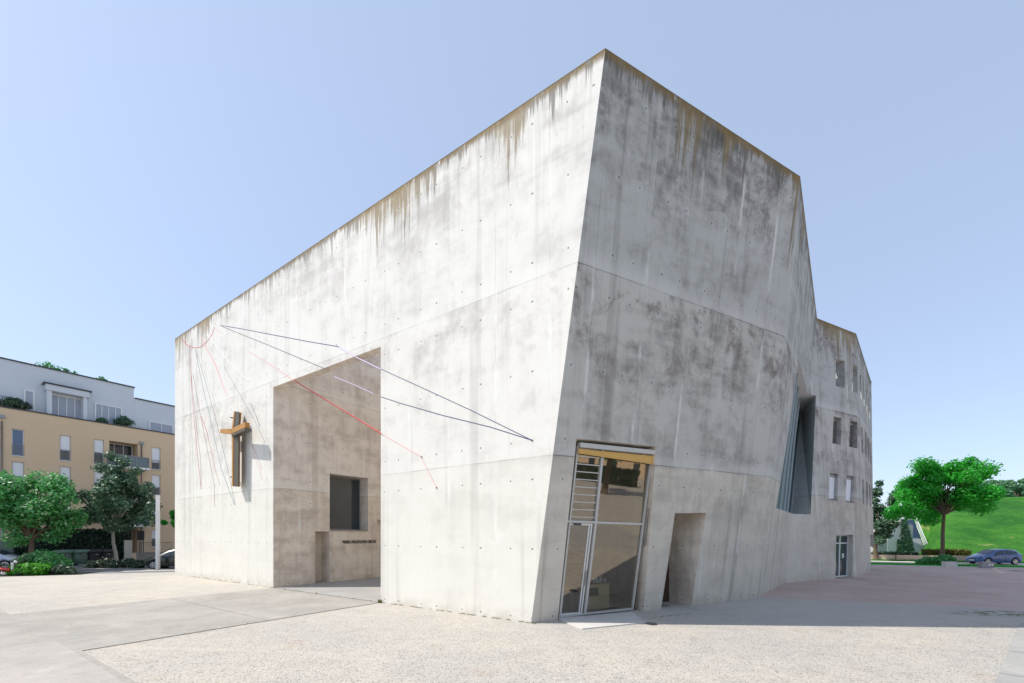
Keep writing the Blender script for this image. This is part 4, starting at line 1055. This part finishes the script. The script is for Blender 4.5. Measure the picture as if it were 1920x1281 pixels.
b = BM(); tube(b, [p + V((-.2, .05, 0)), p + V((-.2, .05, 2.3))], .03, 6); tube(b, [p + V((.2, .05, 0)), p + V((.2, .05, 2.3))], .03, 6); obj('post', b, M['dark_metal'], t)

# ------------------------------------------------------------------ vehicles
def car(name, label, loc, rz, body_m, L=4.1, scale=1.0, seed=0):
    """hatchback, nose towards -x, built from cross sections"""
    t = thing(name, label, 'car', loc, rz)
    t.scale = (scale,) * 3
    W_ = .86
    # x, z sill, z shoulder, z top, half width sill, shoulder, top
    S = [(-2.05, .38, .52, .56, .50, .60, .50), (-1.98, .24, .60, .68, .66, .76, .58), (-1.75, .20, .68, .80, .78, .84, .66), (-1.35, .19, .80, .95, .82, .86, .72), (-1.08, .19, .88, 1.05, .83, .865, .74),
         (-.70, .19, .92, 1.27, .83, .865, .66), (-.30, .19, .94, 1.46, .83, .865, .61), (.15, .19, .96, 1.54, .83, .865, .60), (.75, .19, .98, 1.56, .83, .865, .59), (1.25, .19, 1.0, 1.52, .83, .86, .57),
         (1.65, .20, 1.02, 1.46, .82, .85, .54), (1.90, .24, 1.02, 1.24, .79, .82, .56), (2.0, .30, .94, 1.03, .74, .78, .60), (2.05, .40, .70, .76, .68, .72, .60)]
    b = BM(); rings = []
    for (x, zs_, zm, zt_, ws, wm_, wt) in S:
        pts = [(-ws, zs_), (-wm_ * .995, zs_ + (zm - zs_) * .45), (-wm_, zm - .06), (-wm_ * .975, zm + .0), (-wt, zt_ - .05), (-wt * .86, zt_), (0, zt_ + .025), (wt * .86, zt_), (wt, zt_ - .05), (wm_ * .975, zm), (wm_, zm - .06), (wm_ * .995, zs_ + (zm - zs_) * .45), (ws, zs_)]
        rings.append([b.verts.new((x, y, z)) for y, z in pts])
    for A_, B_ in zip(rings, rings[1:]):
        n_ = len(A_)
        for k in range(n_):
            f = b.faces.new([A_[k], A_[(k + 1) % n_], B_[(k + 1) % n_], B_[k]]); f.smooth = True
    b.faces.new(rings[0]); b.faces.new(rings[-1][::-1]); recalc(b)
    m_ = bpy.data.meshes.new('body'); b.to_mesh(m_); b.free(); so = bpy.data.objects.new('b', m_); C.objects.link(so)
    b = BM()
    for x in (-1.28, 1.28):
        for s in (-1, 1): cyl(b, (x, s * .8, .32), (0, 1, 0), .37, .5, 28)
    m2 = bpy.data.meshes.new('c'); b.to_mesh(m2); b.free(); co = bpy.data.objects.new('c', m2); C.objects.link(co)
    md = so.modifiers.new('b', 'BOOLEAN'); md.object = co; md.solver = 'EXACT'; bpy.context.view_layer.update()
    me_ = bpy.data.meshes.new_from_object(so.evaluated_get(bpy.context.evaluated_depsgraph_get())); bpy.data.objects.remove(so); bpy.data.objects.remove(co)
    me_.materials.clear(); obj('body', me_, body_m, t)
    def side(x, zf, s, out=.012):   # point on the glasshouse side at height fraction zf
        for A_, B_ in zip(S, S[1:]):
            if A_[0] <= x <= B_[0]: break
        k = (x - A_[0]) / (B_[0] - A_[0]); zm = A_[2] + (B_[2] - A_[2]) * k; zt_ = A_[3] + (B_[3] - A_[3]) * k - .05; wm_ = (A_[5] + (B_[5] - A_[5]) * k) * .975; wt = A_[6] + (B_[6] - A_[6]) * k
        return V((x, s * (wm_ + (wt - wm_) * zf + out), zm + (zt_ - zm) * zf))
    for s in (-1, 1):
        for (xs) in ([(-.62, .08, .55), (-.25, .08, .80), (.12, .08, .86), (.30, .08, .86)], [(.40, .08, .86), (.75, .08, .86), (1.12, .08, .84)], [(1.2, .10, .82), (1.38, .14, .78), (1.56, .25, .6)]):
            b = BM(); lo_ = [b.verts.new(side(x, a, s)) for x, a, c_ in xs]; hi_ = [b.verts.new(side(x, c_, s)) for x, a, c_ in xs]
            for i in range(len(xs) - 1): b.faces.new([lo_[i], lo_[i + 1], hi_[i + 1], hi_[i]])
            recalc(b); obj('side_window', b, M['pane'], t)
        b = BM(); box(b, (-.55, s * .93, .98), (.16, .14, .11)); bmesh.ops.bevel(b, geom=b.edges, offset=.03, segments=2, affect='EDGES'); obj('mirror', b, body_m, t)
        b = BM(); hexa(b, [V((-2.0, s * .48, .50)), V((-1.72, s * .80, .58)), V((-1.70, s * .835, .58)), V((-2.03, s * .56, .50))], [V((-1.97, s * .48, .66)), V((-1.60, s * .73, .80)), V((-1.58, s * .80, .78)), V((-1.99, s * .55, .64))]); recalc(b); obj('headlight', b, M['lampglow'], t)
        b = BM(); box(b, (1.97, s * .70, .82), (.12, .14, .26)); obj('tail_light', b, M['lamp_red'], t)
        for x in (.33,): 
            b = BM(); box(b, (x, s * .872, .60), (.012, .006, .66)); obj('door_seam', b, M['dark'], t)
        for x in (.18, 1.02):
            b = BM(); box(b, (x, s * .876, .80), (.16, .03, .03)); obj('door_handle', b, body_m, t)
    b = BM(); q = [V((-1.05, -.62, 1.09)), V((-1.05, .62, 1.09)), V((-.30, .54, 1.485)), V((-.30, -.54, 1.485))]; q = [x + V((-.02, 0, .015)) for x in q]; quadface(b, q); obj('windscreen', b, M['pane'], t)
    b = BM(); quadface(b, [V((1.955, -.50, 1.16)), V((1.955, .50, 1.16)), V((1.70, .47, 1.45)), V((1.70, -.47, 1.45))]); obj('rear_window', b, M['pane'], t)
    b = BM(); box(b, (-2.06, 0, .42), (.03, .50, .10)); obj('number_plate', b, M['white'], t)
    b = BM(); box(b, (-2.055, 0, .56), (.02, .62, .07)); obj('grille', b, M['dark'], t)
    for x in (-1.28, 1.28):
        for s in (-1, 1):
            w_ = thing('wheel', None, None, (x, s * .74, .31)); w_.parent = t
            del_ = w_
            b = BM(); cyl(b, (0, 0, 0), (0, 1, 0), .31, .20, 28); obj('tyre', b, M['rubber'], w_, False)
            b = BM()
            for k in range(7):
                a = k * 2 * PI / 7; d = V((math.cos(a), 0, math.sin(a))); box(b, d * .10 + V((0, s * .105, 0)), (.2, .02, .05), (d, V((0, 1, 0)), d.cross(V((0, 1, 0)))))
            tube(b, [V((0, s * .10, 0)), V((0, s * .125, 0))], .05, 12); n_ = 28
            for k in range(n_):
                a0_, a1_ = k * 2 * PI / n_, (k + 1) * 2 * PI / n_
                f = b.faces.new([b.verts.new((math.cos(a) * r, s * .112, math.sin(a) * r)) for a, r in ((a0_, .185), (a1_, .185), (a1_, .225), (a0_, .225))])
            obj('rim', b, M['rim'], w_)
    return t
cb_ = hp(1862, 38.7)
car('parked_car', 'dark blue hatchback parked by the grass bank on the right', (cb_.x, cb_.y, .0), math.radians(-4), M['car_blue'], scale=.88)
cc = LP(4.2, 2.9); cc = hp(334, 34.2)
car('parked_car', 'black hatchback half hidden behind the left edge of the church', (cc.x, cc.y, 0), math.radians(8), M['car_black'], scale=1.0)
cc = hp(-16, 33.9)
car('parked_car', 'white car cut off at the left picture edge behind the moped', (cc.x, cc.y, 0), math.radians(200), M['car_silver'], scale=1.0)

# red moped
mp = hp(12, 27.9); t = thing('moped', 'red and white moped standing beside the lime green bush', 'moped', (mp.x, mp.y, 0), math.radians(10))
def torus(b, c, ax, R, r, n=24, m=8, mat=0):
    ax = V(ax).normalized(); u_ = ax.cross(V((0, 0, 1)) if abs(ax.z) < .9 else V((1, 0, 0))).normalized(); v_ = ax.cross(u_); rg = []
    for i in range(n):
        a = i * 2 * PI / n; d = u_ * math.cos(a) + v_ * math.sin(a); rg.append([b.verts.new(V(c) + d * (R + r * math.cos(k * 2 * PI / m)) + ax * (r * math.sin(k * 2 * PI / m))) for k in range(m)])
    for i in range(n):
        for k in range(m):
            f = b.faces.new([rg[i][k], rg[(i + 1) % n][k], rg[(i + 1) % n][(k + 1) % m], rg[i][(k + 1) % m]]); f.material_index = mat; f.smooth = True
for x in (-.62, .62):
    w_ = thing('wheel', None, None, (x, 0, .27)); w_.parent = t
    b = BM(); torus(b, (0, 0, 0), (0, 1, 0), .235, .04); obj('tyre', b, M['rubber'], w_)
    b = BM(); torus(b, (0, 0, 0), (0, 1, 0), .185, .015)
    for k in range(8): a = k * PI / 4; tube(b, [(0, 0, 0), (math.cos(a) * .19, 0, math.sin(a) * .19)], .012, 5)
    obj('rim', b, M['rim'], w_)
b = BM(); tube(b, [(.62, 0, .27), (.50, 0, .60), (.42, 0, .95)], [.05, .05, .03], 8); tube(b, [(.62, 0, .5), (.6, 0, .56)], .09, 8); obj('fork', b, M['dark_metal'], t)
b = BM(); tube(b, [(.40, -.32, 1.0), (.42, 0, .97), (.40, .32, 1.0)], .022, 6); obj('handlebar', b, M['dark_metal'], t)
b = BM(); hexa(b, [V((-.75, -.10, .36)), V((.30, -.14, .26)), V((.30, .14, .26)), V((-.75, .10, .36))], [V((-.80, -.13, .62)), V((.1, -.14, .50)), V((.1, .14, .50)), V((-.80, .13, .62))]); bmesh.ops.bevel(b, geom=b.edges, offset=.04, segments=3, affect='EDGES'); obj('body', b, M['red'], t, True)
b = BM(); hexa(b, [V((.38, -.18, .34)), V((.48, -.18, .34)), V((.48, .18, .34)), V((.38, .18, .34))], [V((.34, -.15, .85)), V((.42, -.15, .85)), V((.42, .15, .85)), V((.34, .15, .85))]); bmesh.ops.bevel(b, geom=b.edges, offset=.03, segments=2, affect='EDGES'); obj('leg_shield', b, M['white'], t, True)
b = BM(); box(b, (-.42, 0, .72), (.68, .24, .11)); bmesh.ops.bevel(b, geom=b.edges, offset=.04, segments=3, affect='EDGES'); obj('saddle', b, M['dark'], t, True)
b = BM(); cyl(b, (.50, 0, .90), (1, 0, 0), .08, .10, 16); obj('headlight', b, M['lampglow'], t)
# bicycle behind the moped
bp_ = hp(31, 28.6); t = thing('bicycle', 'dark bicycle leaning between the moped and the shrubs', 'bicycle', (bp_.x, bp_.y, 0), math.radians(50)); t.rotation_euler[0] = math.radians(4)
for x in (-.52, .52):
    w_ = thing('wheel', None, None, (x, 0, .34)); w_.parent = t
    b = BM(); torus(b, (0, 0, 0), (0, 1, 0), .32, .02); obj('tyre', b, M['rubber'], w_)
    b = BM()
    for k in range(14): a = k * 2 * PI / 14; tube(b, [(0, 0, 0), (math.cos(a) * .3, 0, math.sin(a) * .3)], .003, 4)
    obj('spokes', b, M['rim'], w_)
b = BM()
for p_, q_ in (((-.52, 0, .34), (-.08, 0, .30)), ((-.52, 0, .34), (-.18, 0, .80)), ((-.08, 0, .30), (-.20, 0, .88)), ((-.08, 0, .30), (.36, 0, .78)), ((-.18, 0, .80), (.34, 0, .86)), ((.52, 0, .34), (.33, 0, .95))): tube(b, [p_, q_], .017, 6)
obj('frame', b, M['dwood'], t)
b = BM(); tube(b, [(.25, -.28, 1.0), (.34, 0, 1.0), (.25, .28, 1.0)], .014, 6); obj('handlebar', b, M['dark_metal'], t)
b = BM(); box(b, (-.21, 0, .92), (.26, .14, .06)); bmesh.ops.bevel(b, geom=b.edges, offset=.02, segments=2, affect='EDGES'); obj('saddle', b, M['dark'], t, True)

# ------------------------------------------------------------------ right side: street, bank, stair building
tag(sheet('pavement', [RP(-60, 3.2), RP(60, 3.2), RP(60, 8.4), RP(-60, 8.4)], -.006, M['pavement']), kind='structure')
b = BM()
for k in range(30):
    box(b, RP(-14 + k * 1.6, .0, .0), (1.58, .50, .09), (rR, mR, V((0, 0, 1))))
tag(obj('kerb', b, M['kerb']), kind='structure')
tag(sheet('verge', [RP(-40, .25), RP(60, .25), RP(60, 3.2), RP(-40, 3.2)], -.004, M['grass']), kind='structure')
rnd = random.Random(8); vs, fs = [], []
for _ in range(16000):
    r_ = rnd.uniform(-3, 13); m_v = rnd.uniform(.27, 3.1)
    c = RP(r_, m_v); h = .05 + .10 * rnd.random(); a = rnd.random() * 6.28; w = V((math.cos(a), math.sin(a), 0)) * .012; l = V((rnd.gauss(0, .03), rnd.gauss(0, .03), h))
    i = len(vs); vs.extend([c - w, c + w, c + l]); fs.append((i, i + 1, i + 2))
for _ in range(9000):
    c = RP(rnd.uniform(-2, 14), 8.3 - abs(rnd.gauss(0, .12))); h = .06 + .16 * rnd.random() ** 2; a = rnd.random() * 6.28; w = V((math.cos(a), math.sin(a), 0)) * .012; l = V((rnd.gauss(0, .04), rnd.gauss(0, .04), h))
    i = len(vs); vs.extend([c - w, c + w, c + l]); fs.append((i, i + 1, i + 2))
tag(leafobj('grass', vs, fs, M['leaf_bright']), 'short grass on the verge and along the beige wall', 'grass', kind='stuff')
lowwall('wall', 'low beige wall with flat coping along the far pavement', RP(-6, 8.6), RP(11.6, 8.6), .35, .52, M['beige'])
hedge('hedge', 'short clipped bronze green hedge above the beige wall', RP(7.5, 10.3, .3), RP(10.9, 10.3, .3), .9, .75, M['leaf_ochre'], 6500, .06, 52)
# grassy bank as a height field
def bank_h(x, y):
    p = V((x, y, 0)) - R0; m = p.dot(mR); r = p.dot(rR)
    h = 8.6 * max(0, min(1, (m - 11.5) / 34)) ** .85
    kx = x / max(y, 1) * F + CX
    side = max(0, min(1, (kx - 1738) / 16)) if y < 62 else 1; side = side * side * (3 - 2 * side)
    if y > 62: h *= max(0, min(1, (kx - 1640) / 120)) * .9 + .1
    bump = .25 * math.sin(x * .21 + y * .13) + .15 * math.sin(x * .47 - y * .31)
    k = max(0, min(1, (m - 12) / 8))
    return (h + bump * k) * side + (0 if m > 9 else 0)
b = BM(); nx, ny = 70, 50; grid = []
for j in range(ny + 1):
    row = []
    for i in range(nx + 1):
        q = RP(-2 + 150 * (i / nx) ** 1.6, 9.2 + 120 * (j / ny) ** 1.7); row.append(b.verts.new((q.x, q.y, bank_h(q.x, q.y) + .02)))
    grid.append(row)
for j in range(ny):
    for i in range(nx):
        f = b.faces.new([grid[j][i], grid[j][i + 1], grid[j + 1][i + 1], grid[j + 1][i]]); f.smooth = True
recalc(b); tag(obj('grassy_bank', b, M['grass']), kind='structure')
# stair building: ribbed grey wall, ivy covered end, stair with railing
sb = thing('stair_building', 'wedge shaped building with ribbed pale wall, dark ivy end and outside stair', 'building', tuple(RP(2, 12)))
M['ribbed'] = simple('pale ribbed cladding', (.42, .42, .40), .7)
M['stairc'] = simple('pale stair concrete', (.55, .55, .56), .8)
M['ramp'] = simple('upper stair painted shade', (.12, .15, .26), .8)  # no ramp: shade on the upper stair painted as dark blue
Yb = 55.0
def SP(u, v, Y=Yb): return V(((u - CX) / F * Y, Y, EYE + (HZ - v) / F * Y))
def spoly(b, pts, Y, th=.3, Y2=None):
    q = [SP(u, v, Y) for u, v in pts]; hexa(b, q, [x + V((0, th, 0)) for x in q]); recalc(b)
b = BM(); spoly(b, [(1640, 1042), (1712, 1042), (1712, 985), (1689, 975), (1664, 990), (1664, 1012), (1640, 1012)], Yb, 9); wobj('wall', b, M['ribbed'], sb)
b = BM()
for k in range(17):
    u = 1663 + k * 1.75
    if u > 1690: break
    vt_ = 988 - (u - 1663) * .52; a = SP(u, 1040, Yb); c = SP(u, vt_, Yb); box(b, (a + c) / 2 + V((0, -.05, 0)), (.05, .10, (c - a).length))
wobj('rib', b, M['white'], sb)
rnd = random.Random(9); vs, fs = [], []
for _ in range(5200):
    u = rnd.uniform(1683, 1715); v = rnd.uniform(974, 1040)
    lim_ = 1691 if v < 1012 else (1680 if v < 1025 else 1672)
    if u < lim_ + rnd.gauss(0, 1.5) or u > 1700 + (v - 974) * .23 + rnd.gauss(0, .6): continue
    p = SP(u, v, Yb - .12 - .12 * rnd.random()); a = V((rnd.gauss(0, 1), rnd.gauss(0, .4), rnd.gauss(0, 1))).normalized(); c = a.cross(V((rnd.gauss(0, .3), 1, 0))).normalized(); s_ = .12 * rnd.uniform(.6, 1.3)
    i = len(vs); vs.extend([p - a * s_, p - c * s_ * .6, p + a * s_, p + c * s_ * .6]); fs.append((i, i + 1, i + 2, i + 3))
vv = [v - V(sb.location) for v in vs]; leafobj('ivy', vv, fs, M['leaf_dark'], sb)
def steps(k0, k1, mt_, name):
    b = BM()
    for k in range(k0, k1):
        s0 = k / 26; v = 1040 - 65 * s0; xl = 1716 - 17 * s0; xr = 1738 - 26 * s0; Y_ = Yb - .6 + k * .25
        p = SP((xl + xr) / 2, v, Y_); box(b, p + V((0, 0, -.6)), ((xr - xl) / F * Y_, .26, 1.2))
    wobj(name, b, mt_, sb)
steps(0, 13, M['stairc'], 'stair'); steps(13, 27, M['ramp'], 'upper_stair')
b = BM(); pts = [SP(1739, 1020, Yb - .6), SP(1717, 968, Yb + 5.6)]
tube(b, pts, .05, 6); tube(b, [p - V((0, 0, .5)) for p in pts], .03, 6)
for k in range(12): a = pts[0].lerp(pts[1], k / 11); tube(b, [a, a - V((0, 0, 1.3))], .03, 5)
wobj('railing', b, M['white_metal'], sb)
# parked light van and planting at the foot, seen at the wall of the church
fnp = SP(1651, 1035, 52)
lowwall('fence', 'pale slatted fence beside the church corner on the right', SP(1638, 1042, 53) * 1, SP(1663, 1042, 53) * 1, .1, 1.7, M['ribbed'], 'fence')
hedge('hedge', 'low dark hedge strip in front of the ivy covered building', V(SP(1640, 1042, 50)[:2] + (0,)), V(SP(1716, 1042, 50)[:2] + (0,)), .8, .55, M['leaf_hedge'], 3500, .07, 53)

tree('tree', 'broad bright green tree standing alone on the verge by the concrete blocks', tuple(hp(1765, 38.2)), 10.0, 3.55, 3.8, .15, M['leaf_bright'], M['bark'], 32000, .11, 88, ncl=58, lean=(.25, 0), flat=.8, off=(.45, 0), extra=[(-3.3, -.2, 5.0, 1.1), (-4.2, .1, 4.6, .8), (-2.5, 0, 4.7, 1.0), (-3.0, 0, 6.2, .9), (-.9, 0, 4.0, .8), (3.6, 0, 5.2, 1.0)])
tree('tree', 'dark green tree half hidden behind the right edge of the church', tuple(hp(1642, 44)), 8.5, 2.45, 1.4, .2, M['leaf_dark'], M['bark'], 9000, .14, 82, ncl=26, flat=1.0)
shrub('shrub', 'low green bush around the foot of the bright green tree', tuple(hp(1755, 37.8)), [(-1.3, 0, .2, .4), (-.7, 0, .35, .5), (0, 0, .35, .5), (.9, .1, .5, .55), (1.4, .2, .35, .5)], 4200, .08, M['leaf_mid'], 66)
shrub('shrub', 'tufted green plant growing out of the pale concrete block', tuple(hp(1779, 36.0) + V((0, 0, .4))), [(-.3, 0, .15, .28), (.1, 0, .25, .32), (.4, .1, .12, .25)], 1300, .07, M['leaf_mid'], 67)
for i in range(7):
    u = 1860 + i * 16; Y = 84 + (i % 3) * 5; p = hp(u, Y); p.z = bank_h(p.x, p.y) - .3
    tree('tree', 'hazy green tree in the row along the crest of the grassy bank', tuple(p), 5.6 + (i % 3) * .8 + (.9 if i > 3 else 0), 3.2, .2, .2, M['leaf_haze'], M['bark'], 3600, .24, 90 + i, 'trees on the crest of the grassy bank', ncl=14)
for i, (u, Y, w_, h_, m_, lab) in enumerate(((1780, 35.6, .86, .42, 'white', 'pale rectangular concrete block under the bright green tree'), (1848, 34.4, .82, .46, 'grey_metal', 'dark grey rectangular block with two small pale marks in front of the blue car'))):
    p = hp(u, Y); t = thing('concrete_block', lab, 'concrete block', tuple(p), math.radians(-10))
    b = BM(); box(b, (0, 0, h_ / 2), (w_, .45, h_)); bmesh.ops.bevel(b, geom=b.edges, offset=.015, segments=2, affect='EDGES'); obj('block', b, M['kerb'] if i == 0 else simple('grey concrete', (.28, .28, .29), .85), t)
    b = BM(); box(b, (0, 0, h_ + .01), (w_ * .9, .38, .02)); obj('top', b, M['slab'], t)
    if i == 1:
        b = BM(); box(b, (.10, -.23, .26), (.13, .012, .11)); obj('mark', b, M['white'], t)
        b = BM(); box(b, (.30, -.23, .26), (.13, .012, .11)); obj('mark', b, M['white'], t)
b = BM(); p = RP(4.4, 8.2); tube(b, [p, p + V((0, 0, .75))], .04, 8); tag(obj('bollard', b, M['dark_metal']), 'thin dark bollard in front of the beige wall', 'bollard')
b = BM(); p = hp(1909.5, 40.5); box(b, p + V((0, 0, .35)), (.26, .2, .7)); bmesh.ops.bevel(b, geom=b.edges, offset=.02, segments=2, affect='EDGES'); tag(obj('utility_cabinet', b, M['beige']), 'small cream service cabinet behind the tail of the blue car', 'cabinet')
b = BM(); p = G(1907, 1070.5); box(b, p + V((0, 0, .006)), (.5, .5, .012)); tag(obj('drain_cover', b, M['dark_metal']), 'square dark drain grate near the right picture edge', 'drain cover')
# ------------------------------------------------------------------ behind the camera: what the shop glass mirrors
op = thing('town_house', 'ochre apartment house mirrored in the upper shop glass', 'building', (72, -26, 0), math.atan2(.38, -.92) - PI / 2)
b = BM(); box(b, (0, 0, 6.5), (60, 10, 13)); obj('wall', b, M['orange_wall'], op)
for i in range(10):
    for j in range(4):
        b = BM(); box(b, (-20 + i * 4.4, 5.02, 1.9 + j * 3.1), (1.2, .06, 1.7)); obj('window', b, M['pane'], op)
tree('tree', 'leafy street tree mirrored in the upper shop glass', (37, -.5, 0), 10, 4.2, 3.2, .35, M['leaf_mid'], M['bark'], 5000, .2, 99, ncl=24)

hedge('hedge', 'dark garden hedge mirrored in the shop glass', (52, -2, 0), (40, -34, 0), 1.6, 2.4, M['leaf_hedge'], 5000, .16, 98)
# ------------------------------------------------------------------ light, sky, camera
EL, AZ = math.radians(50), None
sdir = V((-1, -.045, 0)).normalized() * math.cos(EL) + V((0, 0, math.sin(EL)))     # towards the sun
ld = bpy.data.lights.new('sun', 'SUN'); ld.energy = 5.0; ld.angle = math.radians(.5); ld.color = (1, .955, .88)
lo = bpy.data.objects.new('sun', ld); C.objects.link(lo); lo.rotation_euler = (-sdir).to_track_quat('-Z', 'Y').to_euler(); lo.location = (0, 0, 40)
w = bpy.data.worlds.new('World'); bpy.context.scene.world = w; w.use_nodes = True; nt = w.node_tree
bg = nt.nodes['Background']; sk = nt.nodes.new('ShaderNodeTexSky'); sk.sky_type = 'NISHITA'; sk.sun_disc = False
sk.sun_elevation = EL; sk.sun_rotation = math.atan2(sdir.x, sdir.y); sk.air_density = 1.0; sk.dust_density = 1.2; sk.ozone_density = 1.5; sk.altitude = 200
hz_ = nt.nodes.new('ShaderNodeVectorMath'); hz_.operation = 'ADD'; hz_.inputs[1].default_value = (2.38, 2.84, 3.68)     # summer haze
nt.links.new(sk.outputs[0], hz_.inputs[0]); nt.links.new(hz_.outputs[0], bg.inputs[0]); bg.inputs[1].default_value = .15
tn_ = nt.nodes.new('ShaderNodeVectorMath'); tn_.operation = 'MULTIPLY'; tn_.inputs[1].default_value = (.60, .60, .62)
nt.links.new(sk.outputs[0], tn_.inputs[0]); nt.links.new(tn_.outputs[0], hz_.inputs[0])
cam = bpy.data.cameras.new('camera'); cam.sensor_width = 36; cam.lens = 36 * F / 1920; cam.shift_y = (HZ - 640.5) / 1920; cam.clip_end = 2000; cam.clip_start = .05
co = bpy.data.objects.new('camera', cam); C.objects.link(co); co.location = (0, 0, EYE); co.rotation_euler = (PI / 2, 0, 0)
sc_ = bpy.context.scene; sc_.camera = co
sc_.view_settings.view_transform = 'Standard'; sc_.view_settings.look = 'None'; sc_.view_settings.exposure = 0; sc_.view_settings.gamma = 1
